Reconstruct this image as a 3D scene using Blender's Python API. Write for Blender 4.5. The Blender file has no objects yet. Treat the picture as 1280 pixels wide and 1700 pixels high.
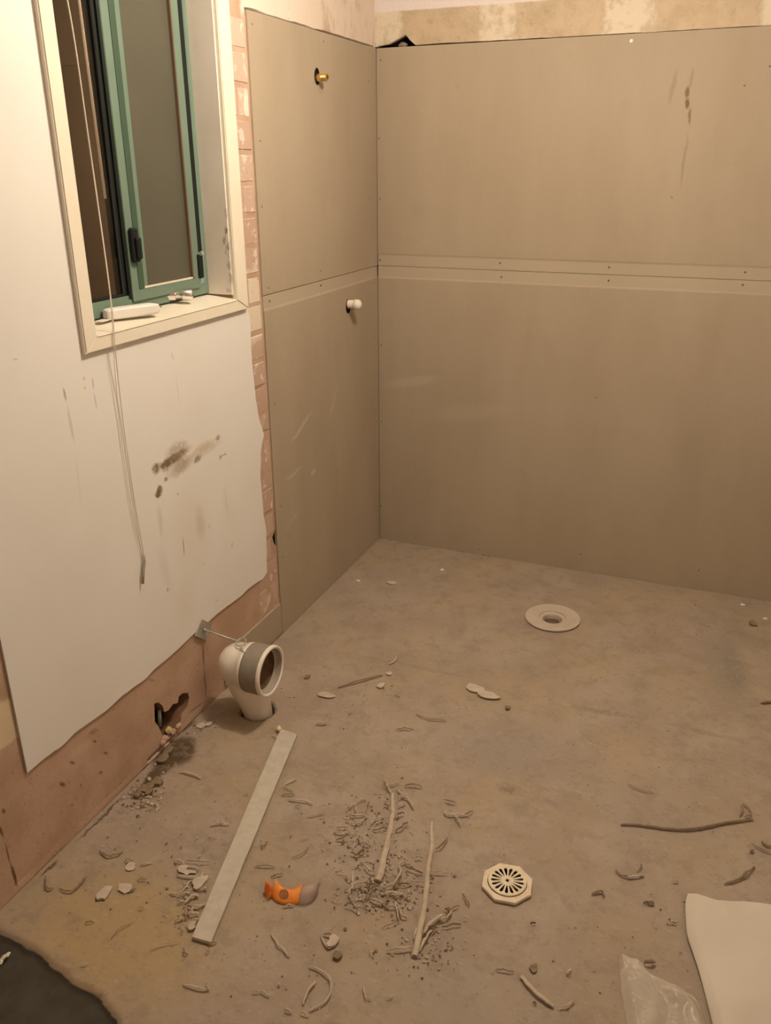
import bpy, bmesh, math, random
import numpy as np
from mathutils import Vector, Matrix, noise
random.seed(7)
scn = bpy.context.scene
# ---------------- camera ----------------
CM = Matrix(((0.9262, 0.3770, -0.0045), (0.1383, -0.3507, -0.9262), (-0.3507, 0.8573, -0.3770)))  # rows: right, down, forward
CC = Vector((1.36626, -3.26951, 1.57152)); FPX = 1412.45
cd = bpy.data.cameras.new('camera'); cam = bpy.data.objects.new('camera', cd); scn.collection.objects.link(cam)
r_, d_, f_ = [Vector(CM[i]).normalized() for i in range(3)]
cam.matrix_world = Matrix.Translation(CC) @ Matrix((r_, -d_, -f_)).transposed().to_4x4()
cd.sensor_fit = 'VERTICAL'; cd.sensor_height = 24.0; cd.lens = FPX / 1700 * 24.0; cd.clip_start = 0.02
scn.camera = cam
# ---------------- world, lamps, exposure ----------------
w = bpy.data.worlds.new('night'); scn.world = w; w.use_nodes = True
w.node_tree.nodes['Background'].inputs[0].default_value = (0.25, 0.28, 0.4, 1); w.node_tree.nodes['Background'].inputs[1].default_value = 0.01
def lamp(name, loc, power, col, radius):
    l = bpy.data.lights.new(name, 'POINT'); l.energy = power; l.color = col; l.shadow_soft_size = radius
    o = bpy.data.objects.new(name, l); o.location = loc; scn.collection.objects.link(o); return o
LAMP = (0.84, -1.30, 2.28)
lamp('ceiling_bulb', LAMP, 48, (1.0, 0.865, 0.69), 0.022)
vs = scn.view_settings; vs.view_transform = 'Standard'; vs.look = 'None'; vs.exposure = 0.0; vs.gamma = 1; vs.use_curve_mapping = False

# ---------------- helpers ----------------
def ray(px, py):
    return r_ * ((px - 640) / FPX) + d_ * ((py - 850) / FPX) + f_
def hit(px, py, axis, v):            # point of a real plane (axis = v) seen at this pixel of the photograph
    d = ray(px, py); return CC + d * ((v - CC[axis]) / d[axis])
def FL(px, py, z=0.0): return hit(px, py, 2, z)
def WL(px, py, x=0.0): return hit(px, py, 0, x)
def WB(px, py, y=0.0): return hit(px, py, 1, y)

def link(o, parent=None):
    scn.collection.objects.link(o)
    if parent: o.parent = parent
    return o
def obj(name, me, m=None, parent=None, label=None, cat=None, group=None, kind=None, smooth=False):
    if isinstance(me, bmesh.types.BMesh):
        b = me; me = bpy.data.meshes.new(name); b.normal_update(); b.to_mesh(me); b.free()
    if m and not me.materials: me.materials.append(m)
    if smooth:
        for p in me.polygons: p.use_smooth = True
    o = link(bpy.data.objects.new(name, me), parent)
    props(o, label, cat, group, kind); return o
def props(o, label=None, cat=None, group=None, kind=None):
    if label: o['label'] = label
    if cat: o['category'] = cat
    if group: o['group'] = group
    if kind: o['kind'] = kind
def empty(name, loc, label=None, cat=None, group=None, kind=None):
    o = bpy.data.objects.new(name, None); o.empty_display_size = .03; o.location = loc; link(o); props(o, label, cat, group, kind); return o
def box(x0, x1, y0, y1, z0, z1, bev=0.0, bm=None, seg=1):
    b = bmesh.new() if bm is None else bm
    vs_ = [b.verts.new(p) for p in ((x0,y0,z0),(x1,y0,z0),(x1,y1,z0),(x0,y1,z0),(x0,y0,z1),(x1,y0,z1),(x1,y1,z1),(x0,y1,z1))]
    fs = [b.faces.new([vs_[i] for i in q]) for q in ((0,3,2,1),(4,5,6,7),(0,1,5,4),(1,2,6,5),(2,3,7,6),(3,0,4,7))]
    if bev:
        es = list({e for f in fs for e in f.edges}); bmesh.ops.bevel(b, geom=es, offset=bev, segments=seg, affect='EDGES', clamp_overlap=True)
    return b
def slab(outer, holes, depth, frame):
    """2-D outline with holes -> solid sheet; frame maps (u, v, w) to space, w in [-depth, 0]"""
    cu = bpy.data.curves.new('outline', 'CURVE'); cu.dimensions = '2D'; cu.fill_mode = 'BOTH'; cu.extrude = depth / 2
    for loop in [outer] + list(holes):
        s = cu.splines.new('POLY'); s.points.add(len(loop) - 1); s.use_cyclic_u = True
        for i, (u, v) in enumerate(loop): s.points[i].co = (u, v, 0, 1)
    t = bpy.data.objects.new('outline', cu); scn.collection.objects.link(t)
    dg = bpy.context.evaluated_depsgraph_get(); me = bpy.data.meshes.new_from_object(t.evaluated_get(dg))
    bpy.data.objects.remove(t); bpy.data.curves.remove(cu)
    b = bmesh.new(); b.from_mesh(me); bpy.data.meshes.remove(me)
    bmesh.ops.remove_doubles(b, verts=b.verts, dist=1e-6)
    for v in b.verts: v.co = Vector(frame(v.co.x, v.co.y, v.co.z - depth / 2))
    bmesh.ops.recalc_face_normals(b, faces=b.faces); return b
def fr_left(x): return lambda u, v, w_: (x + w_, u, v)          # sheet on the left wall, face at x
def fr_back(y): return lambda u, v, w_: (u, y - w_, v)          # sheet on the back wall, face at y
def fr_flat(z): return lambda u, v, w_: (u, v, z + w_)
def rag(pts, step=.02, amp=.003, seed=0, closed=True):
    """subdivide an outline and make it ragged"""
    out = []; n = len(pts); rr = random.Random(seed)
    for i in range(n if closed else n - 1):
        a = Vector(pts[i]); c = Vector(pts[(i + 1) % n]); L = (c - a).length; k = max(1, int(L / step))
        nrm = Vector((-(c - a).y, (c - a).x)).normalized() if L else Vector((0, 0))
        for j in range(k):
            p = a.lerp(c, j / k)
            if j: p = p + nrm * (noise.noise((p.x * 23 + seed, p.y * 23, seed)) * amp * 1.6 + rr.uniform(-amp, amp) * .45)
            out.append((p.x, p.y))
    if not closed: out.append(tuple(pts[-1]))
    return out
def circ(cx, cy, r, n=32, a0=0): return [(cx + r * math.cos(a0 + 2 * math.pi * i / n), cy + r * math.sin(a0 + 2 * math.pi * i / n)) for i in range(n)]
def smooth_path(pts, n):
    P = [Vector(p) for p in pts]
    if len(P) < 3: return [P[0].lerp(P[-1], i / n) for i in range(n + 1)]
    out = []; m = len(P) - 1
    for i in range(n + 1):
        t = i / n * m; k = min(int(t), m - 1); u = t - k
        p0 = P[max(k-1, 0)]; p1 = P[k]; p2 = P[k+1]; p3 = P[min(k+2, m)]
        out.append(.5 * ((2*p1) + (p2-p0)*u + (2*p0-5*p1+4*p2-p3)*u*u + (3*p1-p0-3*p2+p3)*u**3))
    return out
def tube(path, rad, nseg=16, caps=True, bm=None, flat=1.0, up=None):
    b = bmesh.new() if bm is None else bm; rings = []; n = len(path); N = None
    for i, p in enumerate(path):
        T = (path[min(i+1, n-1)] - path[max(i-1, 0)]).normalized()
        if N is None:
            N = up or (Vector((0,0,1)) if abs(T.z) < .9 else Vector((0,1,0)))
        N = (N - T * N.dot(T)).normalized(); B = T.cross(N)
        r = rad(i / (n - 1)) if callable(rad) else rad
        rings.append([b.verts.new(p + (N * flat * math.sin(a) + B * math.cos(a)) * r) for a in [2*math.pi*k/nseg for k in range(nseg)]])
    for a, c in zip(rings, rings[1:]):
        for k in range(nseg): b.faces.new((a[k], a[(k+1) % nseg], c[(k+1) % nseg], c[k]))
    if caps: b.faces.new(rings[0][::-1]); b.faces.new(rings[-1])
    return b
def lathe(profile, n, origin, axis='z', bm=None):
    b = bmesh.new() if bm is None else bm; rings = []
    for r, h in profile:
        ring = []
        for k in range(n):
            a = 2*math.pi*k/n; c, s = r*math.cos(a), r*math.sin(a)
            q = (c, s, h) if axis == 'z' else (h, c, s)
            ring.append(b.verts.new(Vector(origin) + Vector(q)))
        rings.append(ring)
    for a, c in zip(rings, rings[1:]):
        for k in range(n): b.faces.new((a[k], a[(k+1) % n], c[(k+1) % n], c[k]))
    return b

# ---------------- materials ----------------
class NT:
    def __init__(s, name, rough=.8, spec=.25):
        s.m = bpy.data.materials.new(name); s.m.use_nodes = True; s.t = s.m.node_tree; s.N = s.t.nodes
        s.b = s.N['Principled BSDF']; s.b.inputs['Roughness'].default_value = rough; s.b.inputs['Specular IOR Level'].default_value = spec
        s.tc = s.N.new('ShaderNodeTexCoord'); s.vec = s.tc.outputs['Object']
    def n(s, typ, **kw):
        x = s.N.new(typ)
        for k, v in kw.items(): setattr(x, k, v)
        return x
    def l(s, a, b): s.t.links.new(a, b)
    def noise(s, scale, detail=4, rough=.55, vec=None, out='Fac', dist=0, stretch=None):
        v = vec or s.vec
        if stretch:
            mp = s.n('ShaderNodeMapping'); mp.inputs['Scale'].default_value = stretch; s.l(v, mp.inputs[0]); v = mp.outputs[0]
        x = s.n('ShaderNodeTexNoise'); x.inputs['Scale'].default_value = scale; x.inputs['Detail'].default_value = detail
        x.inputs['Roughness'].default_value = rough; x.inputs['Distortion'].default_value = dist; s.l(v, x.inputs['Vector']); return x.outputs[out]
    def ramp(s, val, lo, hi, a=0., b=1.):
        x = s.n('ShaderNodeMapRange'); x.interpolation_type = 'SMOOTHSTEP'
        for i, q in zip((1, 2, 3, 4), (lo, hi, a, b)): x.inputs[i].default_value = q
        s.l(val, x.inputs[0]); return x.outputs[0]
    def math(s, op, a, b=None):
        x = s.n('ShaderNodeMath', operation=op)
        for i, q in ((0, a), (1, b)):
            if q is None: continue
            if isinstance(q, (int, float)): x.inputs[i].default_value = q
            else: s.l(q, x.inputs[i])
        return x.outputs[0]
    def mix(s, fac, a, b):
        x = s.n('ShaderNodeMix', data_type='RGBA')
        if isinstance(fac, (int, float)): x.inputs[0].default_value = fac
        else: s.l(fac, x.inputs[0])
        for i, q in ((6, a), (7, b)):
            if isinstance(q, tuple): x.inputs[i].default_value = (*q, 1)
            else: s.l(q, x.inputs[i])
        return x.outputs[2]
    def xyz(s, vec=None):
        x = s.n('ShaderNodeSeparateXYZ'); s.l(vec or s.vec, x.inputs[0]); return x.outputs
    def warp(s, amt, scale):
        c = s.noise(scale, 4, .6, out='Color'); x = s.n('ShaderNodeVectorMath', operation='SUBTRACT'); s.l(c, x.inputs[0]); x.inputs[1].default_value = (.5, .5, .5)
        y = s.n('ShaderNodeVectorMath', operation='SCALE'); s.l(x.outputs[0], y.inputs[0]); y.inputs['Scale'].default_value = amt
        z = s.n('ShaderNodeVectorMath', operation='ADD'); s.l(s.vec, z.inputs[0]); s.l(y.outputs[0], z.inputs[1]); return z.outputs[0]
    def blob(s, vec, p, q, wid, plane, soft=.6):
        """mask 1 inside a capsule-like ellipse from p to q; plane 'x','y' or 'z' is the wall normal"""
        p, q = Vector(p), Vector(q); c = (p + q) / 2; d = q - p; L = max(d.length / 2 + wid * .5, wid)
        mp = s.n('ShaderNodeMapping', vector_type='TEXTURE'); mp.inputs[1].default_value = c
        if plane == 'x': mp.inputs[2].default_value = (math.atan2(d.z, d.y), 0, 0); mp.inputs[3].default_value = (10, L, wid)
        elif plane == 'y': mp.inputs[2].default_value = (0, -math.atan2(d.z, d.x), 0); mp.inputs[3].default_value = (L, 10, wid)
        else: mp.inputs[2].default_value = (0, 0, math.atan2(d.y, d.x)); mp.inputs[3].default_value = (L, wid, 10)
        s.l(vec, mp.inputs[0]); x = s.n('ShaderNodeVectorMath', operation='LENGTH'); s.l(mp.outputs[0], x.inputs[0])
        return s.ramp(x.outputs['Value'], 1.0, 1.0 - soft)
    def col(s, c):
        if isinstance(c, tuple): s.b.inputs['Base Color'].default_value = (*c, 1)
        else: s.l(c, s.b.inputs['Base Color'])
    def bump(s, h, strength=.3, dist=.002):
        x = s.n('ShaderNodeBump'); x.inputs['Strength'].default_value = strength; x.inputs['Distance'].default_value = dist
        s.l(h, x.inputs['Height']); s.l(x.outputs[0], s.b.inputs['Normal'])
    def add(s, *a):
        r = a[0]
        for q in a[1:]: r = s.math('ADD', r, q)
        return r

def simple(name, c, c2=None, scale=30, rough=.7, spec=.3, metal=0, bump=0, bscale=200):
    t = NT(name, rough, spec); t.b.inputs['Metallic'].default_value = metal
    if c2: t.col(t.mix(t.ramp(t.noise(scale), .3, .7), c, c2))
    else: t.col(c)
    if bump: t.bump(t.noise(bscale, 3), bump, .001)
    return t.m

# fibre cement sheet
def board_mat(name, back):
    t = NT(name, .75, .2); pl = 'y' if back else 'x'; st = (1, 1, .35)
    c = t.mix(t.ramp(t.noise(3, 5, stretch=st), .3, .7), (.375, .30, .215), (.415, .34, .25))
    c = t.mix(t.math('MULTIPLY', t.ramp(t.noise(60, 4, .7, stretch=(1, 1, .12)), .45, .75), .11), c, (.45, .375, .28))
    c = t.mix(t.math('MULTIPLY', t.ramp(t.noise(9, 5, .7), .55, .75), .25), c, (.335, .255, .172))
    wv = t.warp(.03, 12)
    z = t.xyz()[2]
    # dusty recessed joint band
    wz = t.xyz(t.warp(.006, 25))[2]
    band = t.math('MULTIPLY', t.ramp(wz, 1.150, 1.158), t.ramp(wz, 1.246 if back else 1.204, 1.238 if back else 1.200))
    c = t.mix(t.math('MULTIPLY', band, .40), c, (.50, .42, .32))
    P = WB if back else WL
    if back:
        blobs = [((1145,140),(1140,165),.009,1.0,(.22,.15,.09)), ((1141,165),(1141,180),.010,1.0,(.20,.13,.08)), ((1148,175),(1144,210),.007,.9,(.24,.17,.10)),
                 ((1150,110),(1148,150),.007,.45,(.27,.2,.13)), ((1142,210),(1130,320),.006,.45,(.27,.2,.13)), ((1114,326),(1118,329),.006,.7,(.3,.2,.13)),
                 ((1125,105),(1110,180),.010,.4,(.28,.2,.12)), ((1130,100),(1122,120),.012,.3,(.40,.34,.2)), ((630,640),(740,628),.03,.18,(.62,.52,.42)),
                 ((700,690),(860,680),.05,.10,(.62,.52,.42)), ((758,135),(762,150),.010,.3,(.36,.27,.18))]
    else:
        blobs = [((520,680),(480,740),.012,.35,(.62,.53,.43)), ((505,770),(470,800),.008,.3,(.62,.53,.43)), ((560,640),(545,700),.02,.15,(.6,.5,.4)),
                 ((516,786),(524,778),.010,.5,(.64,.55,.44)), ((500,840),(470,890),.008,.2,(.6,.5,.4)), ((528,150),(534,156),.006,.5,(.36,.25,.14))]
    for p, q, wd, a, cc in blobs:
        c = t.mix(t.math('MULTIPLY', t.blob(wv, P(*p), P(*q), wd, pl), a), c, cc)
    t.col(c); t.bump(t.add(t.noise(40, 4, .7, stretch=(1, 1, .3)), t.noise(260, 2)), .15, .0015); return t.m
M_boardL = board_mat('fibre_cement_left', False); M_boardB = board_mat('fibre_cement_back', True)

# white painted plaster with its stains
def white_wall():
    t = NT('white_paint', .6, .3)
    c = t.mix(t.ramp(t.noise(2.5, 4), .35, .7), (.82, .785, .735), (.79, .75, .69))
    wv = t.warp(.022, 45); ws = t.warp(.020, 65); n2 = t.ramp(t.noise(70, 6, .8), .30, .52)
    br = (.19, .115, .06); gy = (.36, .29, .2)
    # old dirty wash under the smear
    for p, q, wd, a, cc in [((310,800),(330,960),.12,.45,(.74,.66,.52)), ((370,800),(395,900),.05,.3,(.75,.67,.54)), ((328,835),(336,900),.035,.38,(.47,.41,.33)),
                            ((262,830),(270,900),.015,.35,(.5,.43,.34)), ((262,900),(285,990),.03,.18,(.5,.43,.34)), ((305,960),(310,1040),.07,.3,(.70,.62,.44)),
                            ((372,800),(378,870),.012,.2,(.5,.43,.34)), ((330,1035),(345,1080),.03,.4,(.5,.46,.40))]:
        c = t.mix(t.math('MULTIPLY', t.blob(wv, WL(*p), WL(*q), wd, 'x', .9), a), c, cc)
    for p, q, wd, a, cc in [((256,782),(320,740),.013,1.0,br), ((262,776),(306,752),.012,1.0,br), ((300,770),(372,728),.016,.40,(.50,.40,.25)), ((262,812),(266,820),.014,.9,br), ((285,782),(322,762),.02,.4,(.42,.33,.23)), ((275,757),(312,738),.022,.5,(.34,.26,.18)), ((255,775),(262,780),.014,.85,br), ((268,778),(282,770),.014,.8,br),
                            ((290,775),(312,765),.022,.6,(.4,.31,.22)), ((275,785),(300,782),.02,.35,(.45,.36,.27)), ((322,768),(333,757),.010,.75,(.27,.19,.11)),
                            ((318,752),(355,732),.014,.45,(.55,.45,.28)), ((357,729),(365,725),.007,.7,(.3,.22,.14)), ((263,808),(266,822),.010,.95,br), ((256,822),(268,822),.005,.9,br),
                            ((272,798),(278,794),.005,.7,br), ((364,762),(367,756),.006,.7,(.3,.22,.14)), ((367,757),(377,754),.003,.6,(.3,.22,.14)), ((295,818),(296,822),.004,.5,gy)]:
        f = t.math('MULTIPLY', t.blob(ws, WL(*p), WL(*q), wd * 1.45, 'x', .7), n2)
        c = t.mix(t.math('MULTIPLY', f, min(1, a * 1.2)), c, cc)
    for p, q, wd, a, cc in [((303,888),(306,926),.0035,.85,gy), ((278,976),(278,982),.006,.7,gy), ((386,900),(384,910),.005,.45,gy), ((357,997),(361,996),.004,.5,gy),
                            ((104,642),(110,668),.0045,.8,gy), ((110,668),(124,740),.006,.42,(.45,.39,.3)), ((124,740),(135,850),.005,.15,(.5,.43,.34)),
                            ((153,625),(155,648),.0035,.6,gy), ((155,648),(161,682),.003,.5,gy), ((284,582),(288,600),.003,.45,gy), ((290,610),(299,680),.003,.22,gy),
                            ((139,626),(139,631),.005,.75,(.33,.25,.18)), ((140,641),(141,646),.004,.7,(.33,.25,.18)), ((345,876),(350,872),.01,.2,gy), ((20,597),(30,596),.003,.35,gy),
                            ((336,938),(338,932),.004,.3,gy)]:
        c = t.mix(t.math('MULTIPLY', t.blob(t.vec if wd < .004 else t.warp(.003, 60), WL(*p), WL(*q), wd, 'x', .6), a), c, cc)
    c = t.mix(t.math('MULTIPLY', t.blob(wv, WL(140,618), WL(142,660), .022, 'x', .7), .5), c, (.84, .78, .66))
    t.col(c); t.bump(t.add(t.noise(18, 4), t.noise(160, 2)), .10, .0015); return t.m
M_white = white_wall()

def old_plaster():      # stripped pink backing with remains of cream adhesive
    t = NT('stripped_backing', .9, .1)
    wv = t.warp(.04, 14); X, Y, Z = t.xyz(wv)[0:3]
    c = t.mix(t.ramp(t.noise(7, 5, .65), .35, .65), (.45, .295, .205), (.53, .365, .27))
    c = t.mix(t.math('MULTIPLY', t.ramp(t.noise(28, 5, .7), .5, .7), .35), c, (.40, .28, .17))
    c = t.mix(t.math('MULTIPLY', t.ramp(t.noise(70, 3, .7), .62, .70), .5), c, (.30, .18, .12))
    hi = t.math('MULTIPLY', t.ramp(Z, 1.94, 1.97), t.ramp(Y, -.95, -.93))
    cream = t.mix(t.ramp(t.noise(9, 5, .6, stretch=(1, 1, .5)), .50, .62), (.70, .59, .485), (.54, .39, .30))
    cream = t.mix(t.math('MULTIPLY', t.ramp(t.noise(24, 4, .7, stretch=(1, 1.2, .4)), .60, .68), .8), cream, (.55, .42, .33))
    cream = t.mix(t.ramp(Y, -.50, -.60), cream, (.70, .60, .51))
    c = t.mix(hi, c, cream)
    far = t.math('MULTIPLY', t.math('MULTIPLY', t.ramp(Y, -2.105, -2.115), t.ramp(Z, .375, .385)), t.ramp(Z, .495, .48))
    c = t.mix(far, c, (.66, .54, .36))
    for p, q, wd, a, cc in [((452,985),(440,1018),.018,.9,(.70,.58,.42)), ((335,1060),(342,1085),.02,.0,(.3,.2,.15)), ((345,1085),(420,1100),.03,.2,(.45,.30,.22)),
                            ((120,1255),(160,1230),.02,.35,(.62,.45,.28)), ((95,1280),(85,1300),.02,.3,(.60,.40,.30)), ((430,1050),(460,1020),.01,.0,(.5,.4,.3))]:
        c = t.mix(t.math('MULTIPLY', t.blob(wv, WL(*p), WL(*q), wd, 'x', .5), a), c, cc)
    w3 = t.warp(.008, 40); dk_ = (.13, .075, .045)
    for p, q, wd, al in [((156,1230),(164,1233),.0035,.7), ((174,1250),(182,1252),.004,.65), ((118,1266),(128,1269),.004,.7), ((166,1285),(174,1283),.004,.7), ((101,1301),(112,1306),.005,.75),
                         ((7,1346),(12,1350),.005,.8), ((135,1302),(139,1308),.003,.5), ((150,1218),(166,1214),.006,.35), ((248,1128),(262,1131),.004,.35), ((120,1338),(126,1337),.003,.5), ((92,1240),(100,1236),.004,.3),
                         ((0,1366),(10,1396),.0030,.9), ((10,1396),(22,1440),.0026,.8), ((20,1430),(33,1478),.0045,.95), ((208,1312),(150,1372),.0035,.9), ((150,1372),(118,1402),.004,.85),
                         ((96,1424),(66,1456),.004,.85), ((312,1187),(345,1163),.003,.55), ((339,1068),(342,1110),.0035,.6), ((342,1110),(345,1160),.003,.55), ((436,716),(452,712),.003,.6), ((425,638),(427,655),.004,.6)]:
        c = t.mix(t.math('MULTIPLY', t.blob(w3, WL(*p), WL(*q), wd * 1.3, 'x', .6), al), c, dk_)
    t.col(c); t.bump(t.add(t.noise(45, 5, .7), t.math('MULTIPLY', t.ramp(t.noise(22, 3), .66, .70), -1.0)), .6, .003); return t.m
M_back = old_plaster()
def brick_mat():
    t = NT('pink_brick', .9, .1); g = t.n('ShaderNodeObjectInfo').outputs['Random']
    c = t.mix(g, (.50, .345, .265), (.56, .42, .335))
    c = t.mix(t.ramp(t.noise(26, 4, .6), .56, .62), c, (.68, .58, .48))
    wz = t.xyz(t.warp(.05, 20))[2]
    c = t.mix(t.math('MULTIPLY', t.ramp(wz, 1.06, 1.08), t.ramp(wz, 1.30, 1.27)), c, (.70, .60, .47))
    c = t.mix(t.math('MULTIPLY', t.blob(t.warp(.02, 30), WL(411, 150), WL(413, 195), .022, 'x', .4), .9), c, (.78, .68, .58))
    c = t.mix(t.math('MULTIPLY', t.ramp(t.noise(60, 4, .7), .60, .70), .6), c, (.40, .25, .18))
    t.col(c); t.bump(t.noise(90, 4, .7), .6, .002); return t.m
M_brick = brick_mat()
def top_mat():          # old cream plaster and tan adhesive above the back boards
    t = NT('old_adhesive_band', .85, .12); wv = t.warp(.05, 16); X, Y, Z = t.xyz(wv)[0:3]
    tan = t.mix(t.ramp(t.noise(12, 5, .6), .35, .65), (.47, .37, .25), (.56, .44, .31))
    tan = t.mix(t.math('MULTIPLY', t.ramp(t.noise(30, 4, .7), .55, .72), .5), tan, (.38, .27, .17))
    cream = t.mix(t.ramp(t.noise(20, 5, .6), .46, .64), (.67, .575, .45), (.53, .43, .32))
    xs = lambda px, py: WB(px, py)[0]
    m = None
    for a, b in (((665, 50), (797, 40)), ((855, 40), (1003, 30)), ((1088, 20), (1265, 15))):
        r = t.math('MULTIPLY', t.ramp(X, xs(*a) - .008, xs(*a) + .008), t.ramp(X, xs(*b) + .012, xs(*b) - .012))
        m = r if m is None else t.math('MAXIMUM', m, r)
    c = t.mix(m, cream, tan)
    z0 = t.xyz(t.warp(.008, 12))[2]
    pale = t.math('MULTIPLY', t.ramp(z0, 2.083, 2.089), t.ramp(X, .66, .60))
    c = t.mix(pale, c, (.72, .64, .62))
    t.col(c); t.bump(t.add(t.noise(22, 5, .6), t.noise(90, 3)), .6, .004); return t.m
M_top = top_mat()

def floor_mat():
    t = NT('dusty_screed', .85, .15); wv = t.warp(.12, 5); w2 = t.warp(.03, 30)
    X, Y, Z = t.xyz()[0:3]
    a = t.mix(t.ramp(t.noise(5, 7, .65), .36, .64), (0.332, 0.259, 0.197), (0.382, 0.306, 0.240))
    ye = t.mix(t.ramp(t.noise(8, 5), .3, .7), (0.350, 0.263, 0.158), (0.392, 0.302, 0.195))
    c = t.mix(t.math('MULTIPLY', t.ramp(t.noise(2.6, 5, .6), .48, .62), .55), a, ye)
    for p, q, wd, al, cc in [((60,1480),(330,1620),.26,.95,(.395, .288, .155)), ((250,1330),(400,1300),.12,.35,(0.364, 0.274, 0.180)), ((700,1230),(980,1260),.17,.55,(0.308, 0.256, 0.214)),
                             ((1180,1050),(1230,1190),.10,.5,(0.238, 0.216, 0.176)), ((980,1290),(1250,1420),.20,.5,(0.315, 0.263, 0.217)), ((620,1290),(700,1260),.1,.4,(0.371, 0.288, 0.195)),
                             ((560,950),(640,1010),.25,.35,(0.364, 0.295, 0.240)), ((980,1560),(1080,1540),.14,.5,(0.350, 0.266, 0.173)), ((850,1400),(1000,1440),.1,.35,(0.364, 0.274, 0.188)),
                             ((560,1610),(900,1660),.2,.4,(0.315, 0.263, 0.214)), ((560,1100),(700,1120),.08,.35,(0.301, 0.252, 0.210)), ((740,1300),(700,1390),.05,.3,(0.371, 0.288, 0.195))]:
        c = t.mix(t.math('MULTIPLY', t.blob(wv, FL(*p), FL(*q), wd, 'z', .8), al), c, cc)
    # dark smudges and dark patches by the wall
    n3 = t.ramp(t.noise(38, 5, .7), .3, .6)
    for p, q, wd, al, cc in [((830,1305),(862,1315),.035,.6,(0.154, 0.122, 0.098)), ((848,1345),(870,1335),.04,.35,(0.189, 0.151, 0.120)), ((900,1325),(930,1340),.02,.35,(0.189, 0.151, 0.120)),
                             ((1210,1060),(1225,1160),.05,.45,(0.175, 0.166, 0.135)), ((1235,1180),(1260,1200),.03,.4,(0.182, 0.173, 0.135)), ((680,1245),(700,1252),.02,.3,(0.210, 0.166, 0.135)),
                             ((230,1310),(265,1300),.03,.8,(.14,.09,.05)), ((262,1262),(300,1245),.060,1.0,(.13,.085,.045)), ((290,1245),(315,1236),.055,1.0,(.15,.10,.055)), ((940,1170),(1080,1195),.018,.75,(0.224, 0.187, 0.150)), ((1080,1195),(1270,1240),.016,.6,(0.231, 0.194, 0.150)),
                             ((580,1085),(800,1130),.014,.55,(0.238, 0.202, 0.158)), ((870,995),(880,990),.02,.3,(0.210, 0.173, 0.135))]:
        c = t.mix(t.math('MULTIPLY', t.math('MULTIPLY', t.blob(w2, FL(*p), FL(*q), wd, 'z', .8), n3), al), c, cc)
    for p, q, wd, al in [((266,1268),(300,1246),.062,.95), ((302,1226),(308,1262),.048,.9), ((296,1244),(240,1304),.034,.9), ((210,1315),(122,1402),.006,.85), ((96,1426),(64,1458),.006,.85), ((322,1196),(300,1216),.012,.8), ((290,1240),(312,1230),.045,.8), ((228,1318),(262,1278),.020,.85)]:
        c = t.mix(t.math('MULTIPLY', t.blob(w2, FL(*p), FL(*q), wd, 'z', .55), al), c, (.10, .065, .036))
    c = t.mix(t.math('MULTIPLY', t.ramp(t.noise(55, 4, .7), .58, .70), .5), c, (0.210, 0.151, 0.105))
    c = t.mix(t.math('MULTIPLY', t.ramp(t.noise(38, 5, .7, stretch=(1, 2.2, 1)), .56, .68), .42), c, (0.448, 0.382, 0.323))
    c = t.mix(t.math('MULTIPLY', t.ramp(t.noise(14, 6, .75), .50, .62), .50), c, (0.266, 0.209, 0.161))
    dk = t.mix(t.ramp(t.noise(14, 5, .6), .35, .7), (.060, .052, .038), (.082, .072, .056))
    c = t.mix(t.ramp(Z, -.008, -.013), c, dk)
    t.col(c); t.bump(t.add(t.noise(16, 6, .65), t.math('MULTIPLY', t.noise(110, 2, .5), .25)), .45, .005); return t.m
M_floor = floor_mat()
M_paint = simple('room_paint', (.72, .66, .60), (.68, .62, .56), 3, .7)
M_ceil = simple('ceiling_paint', (.80, .77, .74), None, 3, .8)
M_cream = simple('cream_gloss_paint', (.80, .72, .58), (.82, .75, .62), 6, .4, .4, bump=.05, bscale=60)
M_teal = simple('teal_enamel', (.14, .205, .155), (.155, .225, .17), 8, .45, .4)
M_tealdark = simple('teal_in_shade', (.05, .085, .055), None, 8, .5, .3)  # same teal darkened: the rebate's shade is put into the colour
M_black = simple('black_rubber', (.008, .010, .008), None, 8, .6, .3)
M_void = simple('void_dark', (.012, .007, .005), None, 8, .9, .05)
M_pvc = simple('white_pvc', (.86, .79, .69), (.80, .72, .61), 14, .38, .5)
M_rubber = simple('grey_rubber', (.235, .20, .155), (.27, .23, .18), 40, .65, .3)
M_pvcin = simple('brown_pipe_lining', (.10, .05, .028), (.18, .10, .06), 25, .7, .2)  # dark brown tone for the pipe bore
M_steel = simple('dull_galvanised', (.48, .47, .42), (.40, .39, .34), 60, .45, .5, metal=.6)
M_chrome = simple('chrome', (.8, .77, .72), None, 8, .15, .5, metal=1)
M_brass = simple('brass', (.78, .55, .22), (.70, .47, .16), 60, .28, .5, metal=.9)
M_screw = simple('screw_head', (.16, .11, .07), None, 8, .6, .3)
M_scrap = simple('sealant_scrap', (.43, .345, .25), (.52, .43, .325), 60, .75, .2, bump=.3, bscale=150)
M_scrapdk = simple('dark_scrap', (.20, .14, .085), (.27, .20, .13), 60, .8, .15, bump=.3, bscale=150)  # dark pieces; against the lighter scrap it also paints in heap shadows
M_flake = simple('plaster_flake', (.48, .40, .32), (.56, .47, .385), 60, .85, .15, bump=.4, bscale=200)
M_strip = simple('offcut_face', (.55, .50, .41), (.48, .43, .34), 45, .8, .2, bump=.3, bscale=250)
M_drain = simple('flange_plastic', (.54, .46, .37), (.50, .42, .33), 20, .55, .3)
M_grate = simple('grate_plastic', (.78, .67, .50), (.70, .58, .42), 40, .5, .35, bump=.15, bscale=150)
M_cord = simple('blind_cord', (.66, .58, .47), (.74, .66, .55), 200, .7)
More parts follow.
